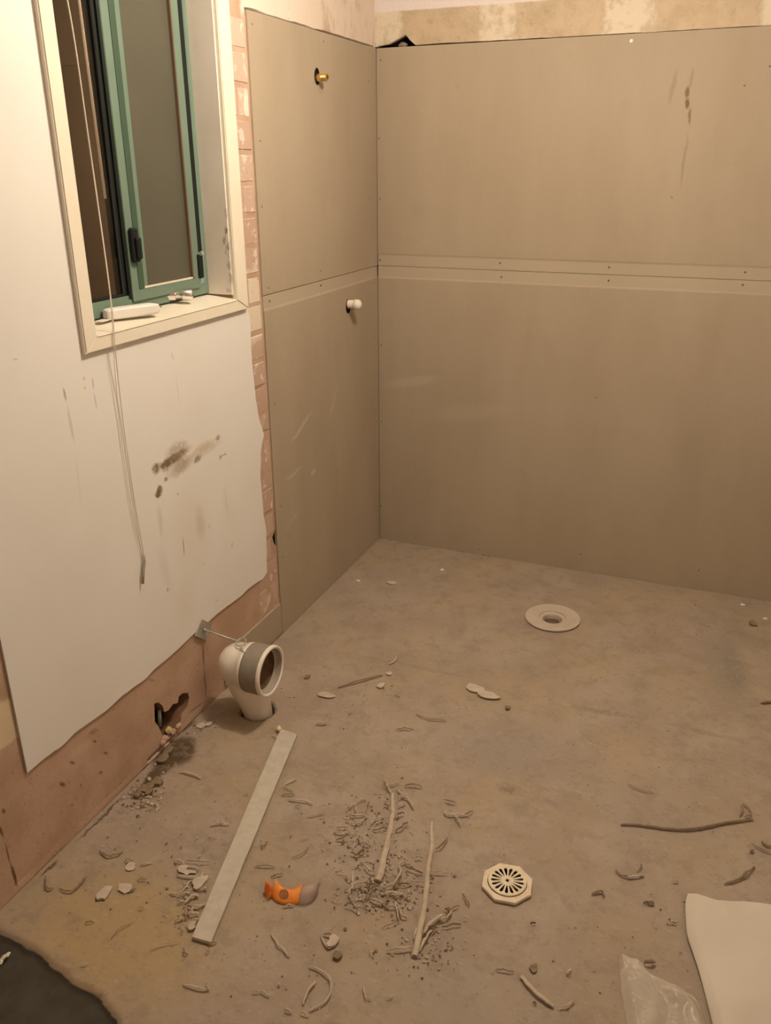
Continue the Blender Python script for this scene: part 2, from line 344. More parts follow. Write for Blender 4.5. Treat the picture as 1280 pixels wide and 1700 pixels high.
M_tassel = simple('brown_tassel', (.38, .32, .24), None, 8, .6)  # brownish, darker than the cords
M_reveal = None
def reveal():
    t = NT('reveal_plaster', .75, .2); c = t.mix(t.ramp(t.noise(8, 4), .35, .7), (.86, .78, .70), (.80, .72, .63))
    n = t.ramp(t.noise(60, 5, .75, stretch=(1, 1, .5)), .42, .58); X, Y, Z = t.xyz()[0:3]
    for px, py, r, a in [(378,355,.012,.6),(378,385,.013,.8),(380,405,.013,.85),(379,420,.013,.9),(382,440,.012,.5),(384,462,.013,.6),(381,480,.010,.9),(374,400,.010,.6)]:
        p = hit(px, py, 1, -1.094)
        mp = t.n('ShaderNodeMapping', vector_type='TEXTURE'); mp.inputs[1].default_value = p; mp.inputs[3].default_value = (r, 10, r * 1.6); t.l(t.vec, mp.inputs[0])
        x = t.n('ShaderNodeVectorMath', operation='LENGTH'); t.l(mp.outputs[0], x.inputs[0])
        c = t.mix(t.math('MULTIPLY', t.math('MULTIPLY', t.ramp(x.outputs['Value'], 1, .3), n), a), c, (.12, .10, .07))
    t.col(c); t.bump(t.noise(40, 4), .3, .002); return t.m
M_reveal = reveal()
def glassy(name, tint, refl, rough):
    m = bpy.data.materials.new(name); m.use_nodes = True; t = m.node_tree; N = t.nodes; N.remove(N['Principled BSDF']); o = N['Material Output']
    tr = N.new('ShaderNodeBsdfTransparent'); tr.inputs[0].default_value = (*tint, 1); g = N.new('ShaderNodeBsdfGlossy'); g.inputs['Roughness'].default_value = rough
    fr = N.new('ShaderNodeLayerWeight'); fr.inputs[0].default_value = .5; pw = N.new('ShaderNodeMath'); pw.operation = 'POWER'; pw.inputs[1].default_value = 3
    t.links.new(fr.outputs['Facing'], pw.inputs[0]); mu = N.new('ShaderNodeMath'); mu.operation = 'MULTIPLY_ADD'; mu.inputs[1].default_value = .5 * refl; mu.inputs[2].default_value = .04 * refl
    mx = N.new('ShaderNodeMixShader'); t.links.new(pw.outputs[0], mu.inputs[0]); t.links.new(mu.outputs[0], mx.inputs[0]); t.links.new(tr.outputs[0], mx.inputs[1]); t.links.new(g.outputs[0], mx.inputs[2]); t.links.new(mx.outputs[0], o.inputs[0])
    return m
M_glass = glassy('clear_glass', (.88, .9, .86), 1.0, .02)
def frost():
    t = NT('frosted_glass', .42, .5); t.col(t.mix(t.ramp(t.noise(5, 4), .3, .7), (.092, .088, .060), (.105, .099, .069))); t.bump(t.noise(220, 2), .4, .001)
    t.b.inputs['Transmission Weight'].default_value = .15; return t.m
M_frost = frost()
def film(name, a, col, rough=.3):
    t = NT(name, rough, .5); t.col(col); t.b.inputs['Alpha'].default_value = a; t.bump(t.noise(40, 4, .6, stretch=(1, 3, 1)), .5, .003); return t.m
M_film = film('clear_film', .34, (.80, .70, .58), .16)
def cloth():
    t = NT('white_sheet', .7, .2); t.col(t.mix(t.ramp(t.noise(5, 4), .3, .7), (.64, .575, .48), (.585, .52, .43))); t.bump(t.noise(35, 4), .2, .003); return t.m
M_cloth = cloth()
def wrapper():
    t = NT('orange_print', .4, .4); t.col(t.mix(t.ramp(t.noise(60, 3), .4, .6), (.85, .30, .05), (.80, .24, .035))); return t.m
M_orange = wrapper()
M_lilac = film('lilac_film', .45, (.50, .36, .30)); M_red = simple('red_brown_brick_core', (.26, .10, .06), (.34, .15, .09), 50, .9, .1, bump=.6, bscale=70)

# ---------------- room shell ----------------
H = 2.42; RX = 2.12; RY = -3.85
# window opening
WY0, WY1, WZ0, WZ1 = -1.704, -1.094, 1.226, 2.16
opening = [(WY0, WZ0 - .025), (WY1, WZ0 - .025), (WY1, WZ1), (WY0, WZ1)]
wall_left = obj('wall_left', slab([(RY, -.12), (.25, -.12), (.25, H), (RY, H)], [opening], .13, fr_left(-.11)), M_void, kind='structure')
hole_px = [(256,1168),(263,1166),(270,1172),(273,1182),(280,1179),(287,1169),(295,1167),(297,1156),(303,1151),(312,1150),(314,1158),(311,1172),(306,1178),(301,1185),(300,1196),(294,1203),(287,1212),(279,1220),(270,1222),(266,1212),(263,1206),(257,1198)]
hole = [(WL(*p, -.006)[1], WL(*p, -.006)[2]) for p in hole_px]
shole = [(WL(*p, -.006)[1], WL(*p, -.006)[2]) for p in [(456,880),(464,874),(470,880),(471,914),(464,911),(455,903),(452,892)]]
toph = rag([(-.925, 1.955), (-.925, 1.978), (-.02, 1.980), (-.004, 1.978), (-.004, 1.955)], .03, .0025, 5, closed=True)
coat = slab([(RY, -.1), (.004, -.1), (.004, H), (RY, H)], [opening, hole, shole, toph, [(WL(*p, -.006)[1], WL(*p, -.006)[2]) for p in [(232,1276),(250,1254),(262,1240),(278,1229),(296,1214),(318,1194),(323,1197),(306,1216),(286,1238),(262,1262),(240,1284)]]], .10, fr_left(-.006))
co_ = obj('backing_coat', coat, M_back, wall_left); co_.data.materials.append(simple('broken_edge', (.15, .08, .05), (.22, .12, .075), 60, .95, .05, bump=.8, bscale=60))
for p_ in co_.data.polygons:
    if abs(p_.normal.x) < .5 and p_.center.z < .5: p_.material_index = 1
# white painted sheet with ragged right and bottom edges
right_px = [(431,400),(415,530),(418,600),(424,660),(431,700),(438,722),(433,745),(432,790),(437,850),(442,885),(443,950)]
rp = [(WL(*p)[1], WL(*p)[2]) for p in right_px][1:]
bot_px = [(436,962),(415,975),(395,993),(372,1010),(350,1028),(330,1046),(300,1073),(262,1106),(240,1128),(205,1153),(185,1172),(150,1198),(130,1212),(98,1242),(72,1260),(48,1281)]
bp = [(WL(*p)[1], WL(*p)[2]) for p in bot_px]
out = [(-1.03, H), (-1.03, 1.2)] + rag(rp, .015, .0022, 3, False) + rag(bp, .015, .002, 4, False) + [(-2.113, bp[-1][1]), (-2.113, H)]
obj('white_plaster_sheet', slab(out, [[(WY0 - .003, WZ0 - .025), (WY1 + .003, WZ0 - .025), (WY1 + .003, WZ1), (WY0 - .003, WZ1)]], .007, fr_left(.0005)), M_white, wall_left)
# narrow strip of exposed bricks
z = .15; i = 0
while z < 1.95:
    h = .0765 + random.uniform(-.003, .003); y0, y1 = -1.055, -.927
    cuts = [y0, y1] if i % 3 else [y0, -.985 + random.uniform(-.02, .02), y1]
    for a, b in zip(cuts, cuts[1:]):
        if .33 < z + h / 2 < .42: b = -.952
        if b - a < .02: continue
        bb = box(-.03, -.002 + random.uniform(-.0038, -.0015), a + .003, b - .003, z, z + h, .0035)
        for v in bb.verts: v.co += Vector((noise.noise(v.co * 30) * .002, 0, noise.noise(v.co * 41) * .003))
        obj('brick', bb, M_brick, wall_left)
    z += .0862; i += 1
# things inside the broken hole
def lump(c, r, seed, m, name, parent=None, sub=2, **kw):
    b = bmesh.new(); bmesh.ops.create_icosphere(b, subdivisions=sub, radius=1)
    for v in b.verts:
        k = 1 + .35 * noise.noise(v.co * 1.7 + Vector((seed, 0, 0))); v.co = Vector((v.co.x * r[0], v.co.y * r[1], v.co.z * r[2])) * k + Vector(c)
    return obj(name, b, m, parent, smooth=False, **kw)
hc = WL(286, 1196, -.062)
lump(hc + Vector((-.005, 0, .0)), (.026, .036, .040), 3, M_red, 'broken_brick', wall_left, 3, label='red brown broken brick inside the hole')
lump(WL(280, 1212, -.01), (.010, .012, .010), 5, simple('yellow_plug', (.62, .48, .2), None), 'plug', wall_left, 2, label='small yellow plug at the foot of the hole')
g0 = WL(264, 1178, -.02); g1 = WL(265, 1205, -.02)
obj('conduit', tube([g1, g0], .006, 10), simple('grey_conduit', (.24, .25, .21), None), wall_left, label='grey conduit end in the left side of the hole', smooth=True)
for p, s in [((287,1215), 7), ((273,1226), 9), ((296,1205), 11), ((270,1232), 13)]:
    lump(WL(*p, -.002), (.008, .012, .009), s, M_back, 'mortar_lump', wall_left, 2)
# cement fillet along the floor
b = bmesh.new(); prev = None; y = RY
while y < -1.34:
    k = noise.noise((y * 9, 0, 0)) * .006; k2 = noise.noise((y * 20, 4, 0)) * .004
    skip = -1.70 < y < -1.57
    ring = [b.verts.new(p) for p in ((-.012, y, .030 + k), (-.0056 + k2 * .2, y, .022 + k), (-.0042 + k2 * .4 - (.012 if skip else 0), y, .006), (-.005, y, .002), (-.012, y, .002))]
    if prev:
        for q in range(4): b.faces.new((prev[q], prev[q+1], ring[q+1], ring[q]))
    prev = ring; y += .02
obj('cement_fillet', b, M_back, wall_left)

def screws(board, pts, P, nrm):
    for p in pts:
        c = P(*p); o = [(.0001, .0014), (.0026, .0014), (.0034, .0004), (.0036, -.0012)]
        b = lathe([(r, h) for r, h in o], 10, (0, 0, 0), 'x' if nrm == 'x' else 'z')
        b.faces.new([v for v in b.verts][:10])
        for v in b.verts:
            if nrm == 'x': v.co += c + Vector((-.0008, 0, 0))
            else: v.co = Vector((v.co.x, -v.co.z, v.co.y)) + c + Vector((0, .0008, 0))
        bmesh.ops.recalc_face_normals(b, faces=b.faces)
        obj('screw', b, M_screw, board)
def board(u0, u1, z0, z1, frame, rec_top, rec_bot, ragged=None):
    """sheet profile with tapered recessed long edges, extruded along u"""
    prof = [(z0, -.010)] + ([(z0, -.0022), (z0 + .040, -.0016), (z0 + .048, 0)] if rec_bot else [(z0, -.0008), (z0 + .001, 0)]) + \
           ([(z1 - .048, 0), (z1 - .040, -.0016), (z1, -.0022)] if rec_top else [(z1 - .001, 0), (z1, -.0008)]) + [(z1, -.010)]
    b = bmesh.new(); n = 24; rings = []
    for i in range(n + 1):
        u = u0 + (u1 - u0) * i / n
        rings.append([b.verts.new(frame(u, z_ , w_)) for z_, w_ in prof])
    m = len(prof)
    for a, c in zip(rings, rings[1:]):
        for k in range(m): b.faces.new((a[k], a[(k+1) % m], c[(k+1) % m], c[k]))
    b.faces.new(rings[0]); b.faces.new(rings[-1][::-1]); bmesh.ops.recalc_face_normals(b, faces=b.faces); return b
fl = fr_left(0); fb = fr_back(0)
bu = obj('wallboard', board(-.922, -.001, 1.2006, 1.972, fl, False, False), M_boardL, wall_left, label='upper tan cement board beside the window')
bl = obj('wallboard', board(-.920, -.001, -.002, 1.1990, fl, True, False), M_boardL, wall_left, label='lower tan cement board between window wall and corner')
bs = obj('board_offcut', board(-1.30, -.923, .008, .126, fl, False, False), M_boardL, wall_left, label='short low strip of cement board behind the pipe')
screws(bu, [(419,40),(432,234),(435,343),(537,69),(446,478),(532,450),(612,135),(614,330)], WL, 'x')
screws(bl, [(448,500),(533,474),(456,670),(620,470),(622,560),(624,700),(466,840),(560,780),(562,970),(470,925)], WL, 'x')

# back wall
wall_back = obj('wall_back', slab([(-.25, -.12), (RX + .2, -.12), (RX + .2, H), (-.25, H)], [], .14, fr_back(.05)), M_void, kind='structure')
def ub(px, py, off=0): p = WB(px, py, .003); return (p[0], p[2] + off)
edge = [(.0, 1.9765)] + [ub(*p) for p in [(628,76),(645,73),(657,66),(666,61),(673,57),(680,66),(690,75)]]
edge += rag([(edge[-1][0], 1.9765), (.55, 1.9755), (1.2, 1.9745), (1.35, 1.9745), (1.5, 1.978), (RX, 1.979)], .03, .0012, 8, False)
obj('plaster_band', slab([(RX, H), (-.010, H), (-.010, 1.9765)] + edge, [], .045, fr_back(.003)), M_top, wall_back)
# torn plug of old insulation seen through the notch
lump(WB(669, 75, .03), (.018, .012, .010), 2, simple('grey_wool', (.20, .17, .13), (.3, .26, .2), 90, .9), 'packing', wall_back, 2)
ku = obj('wallboard', board(.0012, RX, 1.2006, 1.972, fb, False, True), M_boardB, wall_back, label='upper tan cement board of the back wall')
kl = obj('wallboard', board(.0012, RX, -.002, 1.1990, fb, True, False), M_boardB, wall_back, label='lower tan cement board of the back wall')
screws(ku, [(1011,444),(1237,452),(632,100),(629,230),(631,330),(631,432),(1278,110),(1236,142),(830,437)], WB, 'y')
screws(kl, [(1010,466),(1233,473),(633,573),(633,700),(964,920),(1160,947),(796,912),(632,840),(832,460),(990,660)], WB, 'y')
# white blob of filler on board
lump(WB(1048, 68, 0) , (.006, .003, .006), 6, simple('white_filler', (.85, .82, .78), None), 'filler_spot', wall_back, 2)

obj('wall_right', box(RX, RX + .12, RY, .2, -.1, H), M_paint, kind='structure')
obj('wall_rear', box(-.25, RX + .12, RY - .12, RY, -.1, H), M_paint, kind='structure')
obj('ceiling', box(-.25, RX + .12, RY - .12, .25, H, H + .1), M_ceil, kind='structure')
lamp('pane_fill', (-.42, .28, 1.62), 15, (1.0, .80, .58), .05)  # added fill, unseen: brightens the brown wall behind the clear pane
obj('wall_outside', box(-1.05, -.95, -3.5, 1.2, 0, 3.0), simple('brown_neighbour_wall', (.42, .24, .13), (.36, .20, .11), 2, .9, .1), kind='structure')

# ---------------- floor ----------------
PB = Vector((.160, -1.392, 0)); DR = FL(917, 1028); GR = FL(842, 1470)
patch = [(FL(*p).x, FL(*p).y) for p in [(-60,1530),(0,1547),(30,1560),(62,1580),(95,1606),(120,1628),(155,1645),(178,1668),(192,1690),(196,1720),(200,1760)]]
def in_patch(x, y):
    # signed distance below the polyline edge (towards the camera / wall corner)
    best = 9; sgn = -1
    for (ax, ay), (bx, by) in zip(patch, patch[1:]):
        dx, dy = bx - ax, by - ay; L2 = dx*dx + dy*dy; t_ = max(0, min(1, ((x-ax)*dx + (y-ay)*dy) / L2)); ex, ey = x - ax - t_*dx, y - ay - t_*dy
        d = math.hypot(ex, ey)
        if d < best: best = d; sgn = 1 if (dx*ey - dy*ex) < 0 else -1
    return best * sgn
nx, ny = 300, 520; x0, x1, y0, y1 = -.006, RX, RY, -.002
verts = []
L1a, L1b = FL(520, 1075), FL(1280, 1240)
ld = (L1b - L1a).normalized(); ln = Vector((-ld.y, ld.x, 0))
for j in range(ny + 1):
    y = y0 + (y1 - y0) * j / ny
    for i in range(nx + 1):
        x = x0 + (x1 - x0) * i / nx
        n1 = noise.noise((x * 3, y * 3, 1)); n2 = noise.noise((x * 14, y * 14, 5)); n3 = noise.noise((x * 45, y * 45, 9))
        zz = .0012 * n1 + .0010 * n2 + .0006 * n3
        r_a = noise.noise((x * 9 + 7, y * 9, 2)); zz -= .0035 * max(0, r_a - .38) * 4 * (1 if n3 > -.3 else .3)
        s = (Vector((x, y, 0)) - L1a).dot(ln) + .015 * n2; zz += .0020 * (1 / (1 + math.exp(-s / .004)) - .5) if s > -.1 and s < .1 else (.0010 if s >= .1 else -.0010)
        if y < -2.2 and x < .7:
            d = in_patch(x, y) + .006 * n2 + .003 * n3
            if d > -.008: k_ = min(1, (d + .008) / .014); k_ = k_*k_*(3-2*k_); zz = zz * (1 - k_) + k_ * (-.018 + .0012 * n2)
        for c, rr, dep in ((PB + Vector((-.008, .032, 0)), .052 + .004 * n2, -.07), (DR, .080, -.05), (GR, .048, -.05)):
            if math.hypot(x - c.x, y - c.y) < rr: zz = dep
        verts.append((x, y, zz - .0005))
faces = [(j*(nx+1)+i, j*(nx+1)+i+1, (j+1)*(nx+1)+i+1, (j+1)*(nx+1)+i) for j in range(ny) for i in range(nx)]
me = bpy.data.meshes.new('floor'); me.from_pydata(verts, [], faces); me.update()
obj('floor', me, M_floor, kind='structure', smooth=True)

# ---------------- window ----------------
win = empty('window_1', (-.06, -1.38, WZ0), kind='structure')
def part(name, bm, m, parent, **kw):
    o = obj(name, bm, m, None, **kw); o.parent = parent; o.matrix_parent_inverse = parent.matrix_world.inverted() if parent.type != 'EMPTY' else Matrix.Translation(-parent.location); return o
def sillz(x): return 1.2285 - max(0, x + .078) * .165
A = .04; T = .013   # architrave width and thickness
def mitre(pts, name='architrave'):
    b = bmesh.new()
    # bevelled section: four corner quad with chamfered face
    n = 4; lo = [b.verts.new((.0005, *p)) for p in pts]; hi = [b.verts.new((T, *p)) for p in pts]
    b.faces.new(lo[::-1]); b.faces.new(hi)
    for k in range(4): b.faces.new((lo[k], lo[(k+1) % 4], hi[(k+1) % 4], hi[k]))
    bmesh.ops.recalc_face_normals(b, faces=b.faces); bmesh.ops.bevel(b, geom=[e for e in b.edges if all(v.co.x > .01 for v in e.verts)], offset=.0025, segments=2, affect='EDGES')
    return part(name, b, M_cream, win)
iy0, iy1, iz0, iz1 = -1.704, -1.094, 1.212, 2.155
oy0, oy1, oz0, oz1 = iy0 - .043, iy1 + .063, iz0 - .034, iz1 + .055
mitre([(oy0, oz0), (oy1, oz0), (iy1, iz0), (iy0, iz0)]); mitre([(oy0, oz1), (oy1, oz1), (iy1, iz1), (iy0, iz1)][::-1])
mitre([(oy0, oz0), (iy0, iz0), (iy0, iz1), (oy0, oz1)]); mitre([(oy1, oz0), (oy1, oz1), (iy1, iz1), (iy1, iz0)])
part('reveal', box(-.14, .0005, WY1 - .004, WY1 + .002, WZ0, WZ1), M_reveal, win)
part('reveal', box(-.14, .0005, WY0 - .002, WY0 + .004, WZ0, WZ1), M_reveal, win)
part('reveal', box(-.14, .0005, WY0, WY1, WZ1 - .004, WZ1 + .004), M_reveal, win)
sb_ = box(-.14, T + .0015, WY0 + .001, WY1 - .001, WZ0 - .016, WZ0 + .002)
for v in sb_.verts:
    if v.co.z > WZ0 - .01: v.co.z = sillz(v.co.x)
    elif v.co.x > 0: v.co.z = WZ0 - .018
bmesh.ops.bevel(sb_, geom=[e_ for e_ in sb_.edges if all(v.co.x > 0 for v in e_.verts)], offset=.003, segments=2, affect='EDGES')
part('sill', sb_, M_cream, win)
XF = -.078; F0, F1 = WY0 + .004, WY1 - .004; zb, zt = WZ0 + .003, WZ1 - .004
# outer aluminium frame
fb_ = slab([(F0, zb), (F1, zb), (F1, zt), (F0, zt)], [[(F0 + .03, zb + .038), (-1.455, zb + .038), (-1.455, zt - .03), (F0 + .03, zt - .03)], [(-1.38, zb + .030), (F1 - .012, zb + .030), (F1 - .012, zt - .03), (-1.375, zt - .03)]], .045, fr_left(XF))
part('frame', fb_, M_teal, win)
# black gasket round the clear pane
g = slab([(F0 + .03, zb + .036), (-1.455, zb + .036), (-1.455, zt - .03), (F0 + .03, zt - .03)], [[(F0 + .040, zb + .043), (-1.472, zb + .043), (-1.472, zt - .04), (F0 + .040, zt - .04)]], .012, fr_left(XF - .004))
part('gasket', g, M_black, win)
part('gasket', box(XF - .001, XF + .002, -1.462, -1.452, zb + .03, zt - .02), M_black, win)
part('glass_pane', box(XF - .014, XF - .010, F0 + .035, -1.46, zb + .042, zt - .034), M_glass, win, label='clear pane showing brown outside')
# sash with frosted pane
SY0, SY1 = -1.452, -1.146
s_ = slab([(SY0, zb + .022), (SY1, zb + .022), (SY1, zt - .02), (SY0, zt - .02)], [[(-1.403, zb + .050), (-1.174, zb + .050), (-1.174, zt - .05), (-1.403, zt - .05)]], .028, fr_left(XF + .006))
sash = part('sash', s_, M_teal, win)
def sub(name, bm, m, parent, **kw):
    o = obj(name, bm, m, None, **kw); o.parent = parent; o.matrix_parent_inverse = (Matrix.Translation(-win.location)).inverted() if False else Matrix.Identity(4); return o
sub('stile_rebate', box(XF + .002, XF + .0075, -1.425, -1.403, zb + .050, zt - .05), M_tealdark, sash)
sub('glazing_bead', box(XF + .000, XF + .0072, -1.403, -1.176, zb + .050, zb + .054), M_cord, sash)
sub('glazing_bead', box(XF - .004, XF + .0072, -1.182, -1.176, zb + .050, zt - .05), M_screw, sash)
sub('glass_pane', box(XF - .006, XF - .002, -1.405, -1.172, zb + .048, zt - .048), M_frost, sash, label='frosted olive grey pane')
lc = WL(223, 407, XF + .012); 
lb = box(XF + .006, XF + .020, lc.y - .014, lc.y + .012, lc.z - .042, lc.z + .042, .004); box(XF + .018, XF + .030, lc.y - .008, lc.y + .010, lc.z - .034, lc.z + .020, .004, lb)
sub('latch', lb, M_black, sash, label='dark sash latch')
part('gap_seal', box(XF - .02, XF + .003, -1.148, -1.122, zb + .06, zt - .03), M_black, win)
# the strip between black slot and reveal
l2 = WL(331, 440, XF + .006)
l2b = box(XF + .001, XF + .014, l2.y - .010, l2.y + .010, l2.z - .036, l2.z + .030, .003); 
part('stay_catch', l2b, M_black, win, label='dark catch low on the right side'); part('stay_knob', tube([l2 + Vector((0, 0, .028)), l2 + Vector((.014, 0, .034))], .006, 10), M_steel, win)

# blind cord and wand (the headrail sits above the picture)
blind = empty('window_blind', (.0, -1.4, 2.10), 'thin pale blind cord and clear wand hanging in front of the left window pane', 'blind')
def bpart(name, bm, m, **kw): return part(name, bm, m, blind, **kw)
hr = box(-.075, -.045, WY0 + .01, WY1 - .01, 2.085, 2.12, .003); bpart('headrail', hr, M_cream)
def P(px, py, x): return WL(px, py, x)
xc = .0165
def cordpath(px): return [P(a, b_, x) for a, b_, x in px]
t0 = P(104, -60, -.03); t0.z = 2.09
c1 = [Vector((-.05, P(108, 0, -.02).y - .005, 2.088))] + cordpath([(112, 0, -.02), (150, 250, -.01), (181, 470, .012), (189, 548, xc), (192, 588, xc), (203, 690, .006), (214, 770, .005), (226, 850, .005), (236, 905, .005), (239, 925, .0055)])
c2 = [Vector((-.05, P(108, 0, -.02).y - .008, 2.088))] + cordpath([(111, 0, -.021), (149, 250, -.011), (180, 470, .012), (187, 548, xc), (189, 588, xc), (197, 690, .006), (207, 770, .005), (219, 850, .005), (232, 905, .005), (238, 925, .0055)])
bpart('cord', tube(smooth_path(c1, 80), .0013, 6), M_cord); bpart('cord', tube(smooth_path(c2, 80), .0009, 6), M_cord)
bpart('tassel', tube([P(239, 922, .007), P(240, 932, .0085), P(238, 950, .0085), P(237, 969, .0085)], lambda t_: .0022 + .0014 * min(1, t_ * 3), 12), M_tassel, label='brownish tassel at the cord end', smooth=True)
wa = P(175, 330, -.035); wb = Vector((-.052, P(131, 0, -.045).y, 2.088))
bpart('wand', tube([wb, P(131, 0, -.045), wa], .0032, 8), film('clear_wand', .55, (.66, .50, .38)), label='clear plastic tilt wand', smooth=True)

# ---------------- things on the sill ----------------
sz = WZ0 + .0035
sa, sb = FL(171, 518, 1.243), FL(253, 512, 1.236); sc = (sa + sb) / 2; ang = math.atan2(sb.y - sa.y, sb.x - sa.x); ln_ = (sb - sa).length
b = bmesh.new(); bmesh.ops.create_cube(b, size=1); 
bmesh.ops.bevel(b, geom=b.edges[:] + b.verts[:], offset=.25, segments=5, affect='EDGES', profile=.6)
bmesh.ops.scale(b, vec=(ln_ + .010, .034, .027), verts=b.verts)
bmesh.ops.rotate(b, matrix=Matrix.Rotation(ang, 3, 'Z'), verts=b.verts, cent=(0, 0, 0))
o = obj('soap_bar', b, simple('white_soap', (.78, .74, .68), None, 8, .45, .4), None, 'long rounded white plastic block lying on the cream window sill', 'plastic block', smooth=True); o.location = Vector((sc.x + .010, sc.y, sillz(sc.x) + .0145)); o.name = 'plastic_block'
fa, fb2 = FL(272, 496, 1.235), FL(315, 494, 1.235); fd = (fb2 - fa); L = fd.length; e = empty('pipe_fitting', Vector((fa.x + .012, fa.y, sillz((fa.x + fb2.x) / 2) + .0105)), 'small shiny metal fitting lying on the sill near the right reveal', 'fitting')
b = lathe([(.004, 0), (.0095, 0), (.0100, .002), (.0100, L*.38), (.0085, L*.40)], 8, (0, 0, 0), 'x'); b.faces.new(list(b.verts)[:8]); o1 = obj('hex_nut', b, M_chrome, e)
b = lathe([(.0062, L*.39), (.0062, L*.6), (.0092, L*.62), (.0098, L*.66), (.0098, L*.95), (.0080, L), (.004, L), (.004, L*.7)], 20, (0, 0, 0), 'x'); obj('collar', b, M_chrome, e, smooth=True)
e.rotation_euler = (0, 0, math.atan2(fd.y, fd.x)); e.scale = (1.12, 1.6, 1.6); e.location.x -= .006; e.location.y -= .008; e.location.z += .0065
ca = FL(172, 530, sz); b = box(-.012, .012, -.026, .026, 0, .002, .0008); o = obj('paper_card', b, simple('pale_card', (.72, .64, .54), None), None, 'thin pale card tucked under the left end of the white block on the sill', 'card'); o.location = Vector((ca.x, ca.y, sillz(ca.x) + .0012)); o.rotation_euler = (0, 0, .1)
sp = FL(266, 508, sz); o = obj('loose_screw', lathe([(.0001, .004), (.003, .003), (.0032, .001), (.0012, 0), (.001, -.010), (.0001, -.013)], 8, (0, 0, 0), 'x'), M_steel, None, 'tiny loose screw between the white block and the metal fitting', 'screw'); o.location = Vector((sp.x, sp.y, sillz(sp.x) + .0034))

# ---------------- taps and stubs on the left boards ----------------
tp = WL(526, 129)
tap = empty('brass_stub', tp, 'short threaded brass pipe stub high on the left cement board', 'pipe stub')
b = lathe([(.0, .001), (.0185, .001), (.0185, .0014), (.0, .0014)], 20, (0, 0, .003), 'x')
for v in b.verts: v.co.z *= 1.35
obj('cut_hole', b, M_void, tap)
prof = [(.008, -.01), (.0125, .0), (.0125, .012), (.0105, .013), (.0105, .016)]
for k in range(6): prof += [(.0118, .0175 + k * .003), (.0104, .019 + k * .003)]
prof += [(.0104, .038), (.0075, .038), (.0075, .02), (.0001, .02)]
obj('threaded_body', lathe(prof, 20, (0, 0, 0), 'x'), M_brass, tap, smooth=False)
st = WL(578, 505)
stub = empty('capped_stub', st, 'white plastic capped pipe stub sticking out of the lower left board', 'pipe stub')
b = lathe([(.0, .0012), (.021, .0012), (.021, .0004), (.0, .0004)], 18, (0, -.002, -.006), 'x')
for v in b.verts: v.co.z = v.co.z * 1.25 + .0
obj('cut_hole', b, M_void, stub)
obj('pipe', lathe([(.0160, -.01), (.0160, .030)], 24, (0, 0, 0), 'x'), M_pvc, stub, smooth=True)
obj('cap', lathe([(.0160, .026), (.0195, .027), (.0195, .040), (.017, .047), (.010, .052), (.0001, .053)], 24, (0, 0, 0), 'x'), M_pvc, stub, smooth=True)

# ---------------- toilet waste pipe ----------------
pe = empty('waste_pipe', PB, 'white bent toilet waste pipe with grey collar standing by the left wall', 'pipe')
zc = .178
path = smooth_path([(0.006, 0, -.06), (0.004, 0, -.01), (-.008, 0, .045), (-.035, 0, .105), (-.050, 0, .150), (-.030, 0, zc - .004), (.005, 0, zc)], 40)
rad = lambda t_: .048 + .021 * max(0, min(1, (t_ - .35) / .35))
b = bmesh.new()
# heel of the elbow: swept bend with rounded back
tube(smooth_path([(-.008, .034, -.06), (-.010, .032, -.005), (-.018, .026, .045), (-.030, .010, .10), (-.038, 0, .165)], 14), lambda t_: .0425 + .011 * t_, 32, True, b)
obj('down_pipe', b, M_pvc, pe, smooth=True)
b = bmesh.new(); R0 = .066
lathe([(.0005, -R0), (R0*.30, -R0*.955), (R0*.5, -R0*.866), (R0*.7, -R0*.714), (R0*.85, -R0*.53), (R0*.95, -R0*.31), (R0, -.005), (R0, .018), (.068, .020), (.071, .022), (.0715, .030), (.0735, .032), (.0735, .036), (.072, .040)], 40, (-.040, 0, zc), 'x', b)
obj('elbow', b, M_pvc, pe, smooth=True)
obj('collar', lathe([(.070, -.002), (.0745, .000), (.0755, .006), (.0755, .055), (.0745, .058)], 48, (.0, 0, zc), 'x'), M_rubber, pe, label='grey rubber collar', smooth=True)
obj('rim', lathe([(.0745, .057), (.078, .058), (.0785, .062), (.078, .068), (.074, .070), (.0695, .069), (.0680, .064)], 48, (.0, 0, zc), 'x'), M_pvc, pe, label='white flared rim', smooth=True)
obj('lining', lathe([(.0680, .066), (.066, .052), (.064, .046), (.060, .045)], 48, (.0, 0, zc), 'x'), simple('grey_lining', (.36, .31, .25), (.44, .37, .29), 20, .6), pe, smooth=True)
b = lathe([(.062, .045), (.060, .030), (.050, .022), (.0005, .019)], 40, (.0, 0, zc), 'x'); obj('bore', b, M_pvcin, pe, label='dark brown inside of the pipe', smooth=True)
# bracket, rod and wire tie
br = empty('pipe_bracket', WL(338, 1044), 'galvanised wall bracket with thin rod tied to the top of the waste pipe', 'bracket')
def bp_(name, bm, m, **kw): return part(name, bm, m, br, **kw)
q = [WL(*p, .004) for p in ((336, 1028), (352, 1036), (343, 1064), (324, 1056))]
b = bmesh.new(); lo = [b.verts.new(v - Vector((.0035, 0, 0))) for v in q]; hi = [b.verts.new(v) for v in q]; b.faces.new(lo); b.faces.new(hi[::-1])
for k in range(4): b.faces.new((lo[k], lo[(k+1) % 4], hi[(k+1) % 4], hi[k]))
bmesh.ops.recalc_face_normals(b, faces=b.faces); bmesh.ops.bevel(b, geom=b.edges[:], offset=.001, segments=1, affect='EDGES'); bp_('plate', b, M_steel)
ra = WL(339, 1046, .006); topc = PB + Vector((-.030, .0, zc + .0725)); re_ = topc + Vector((-.004, .0, .006))
bp_('rod', tube([ra + Vector((-.006, 0, 0)), ra + Vector((.006, 0, .0)), re_], .0028, 8), M_steel, smooth=True)
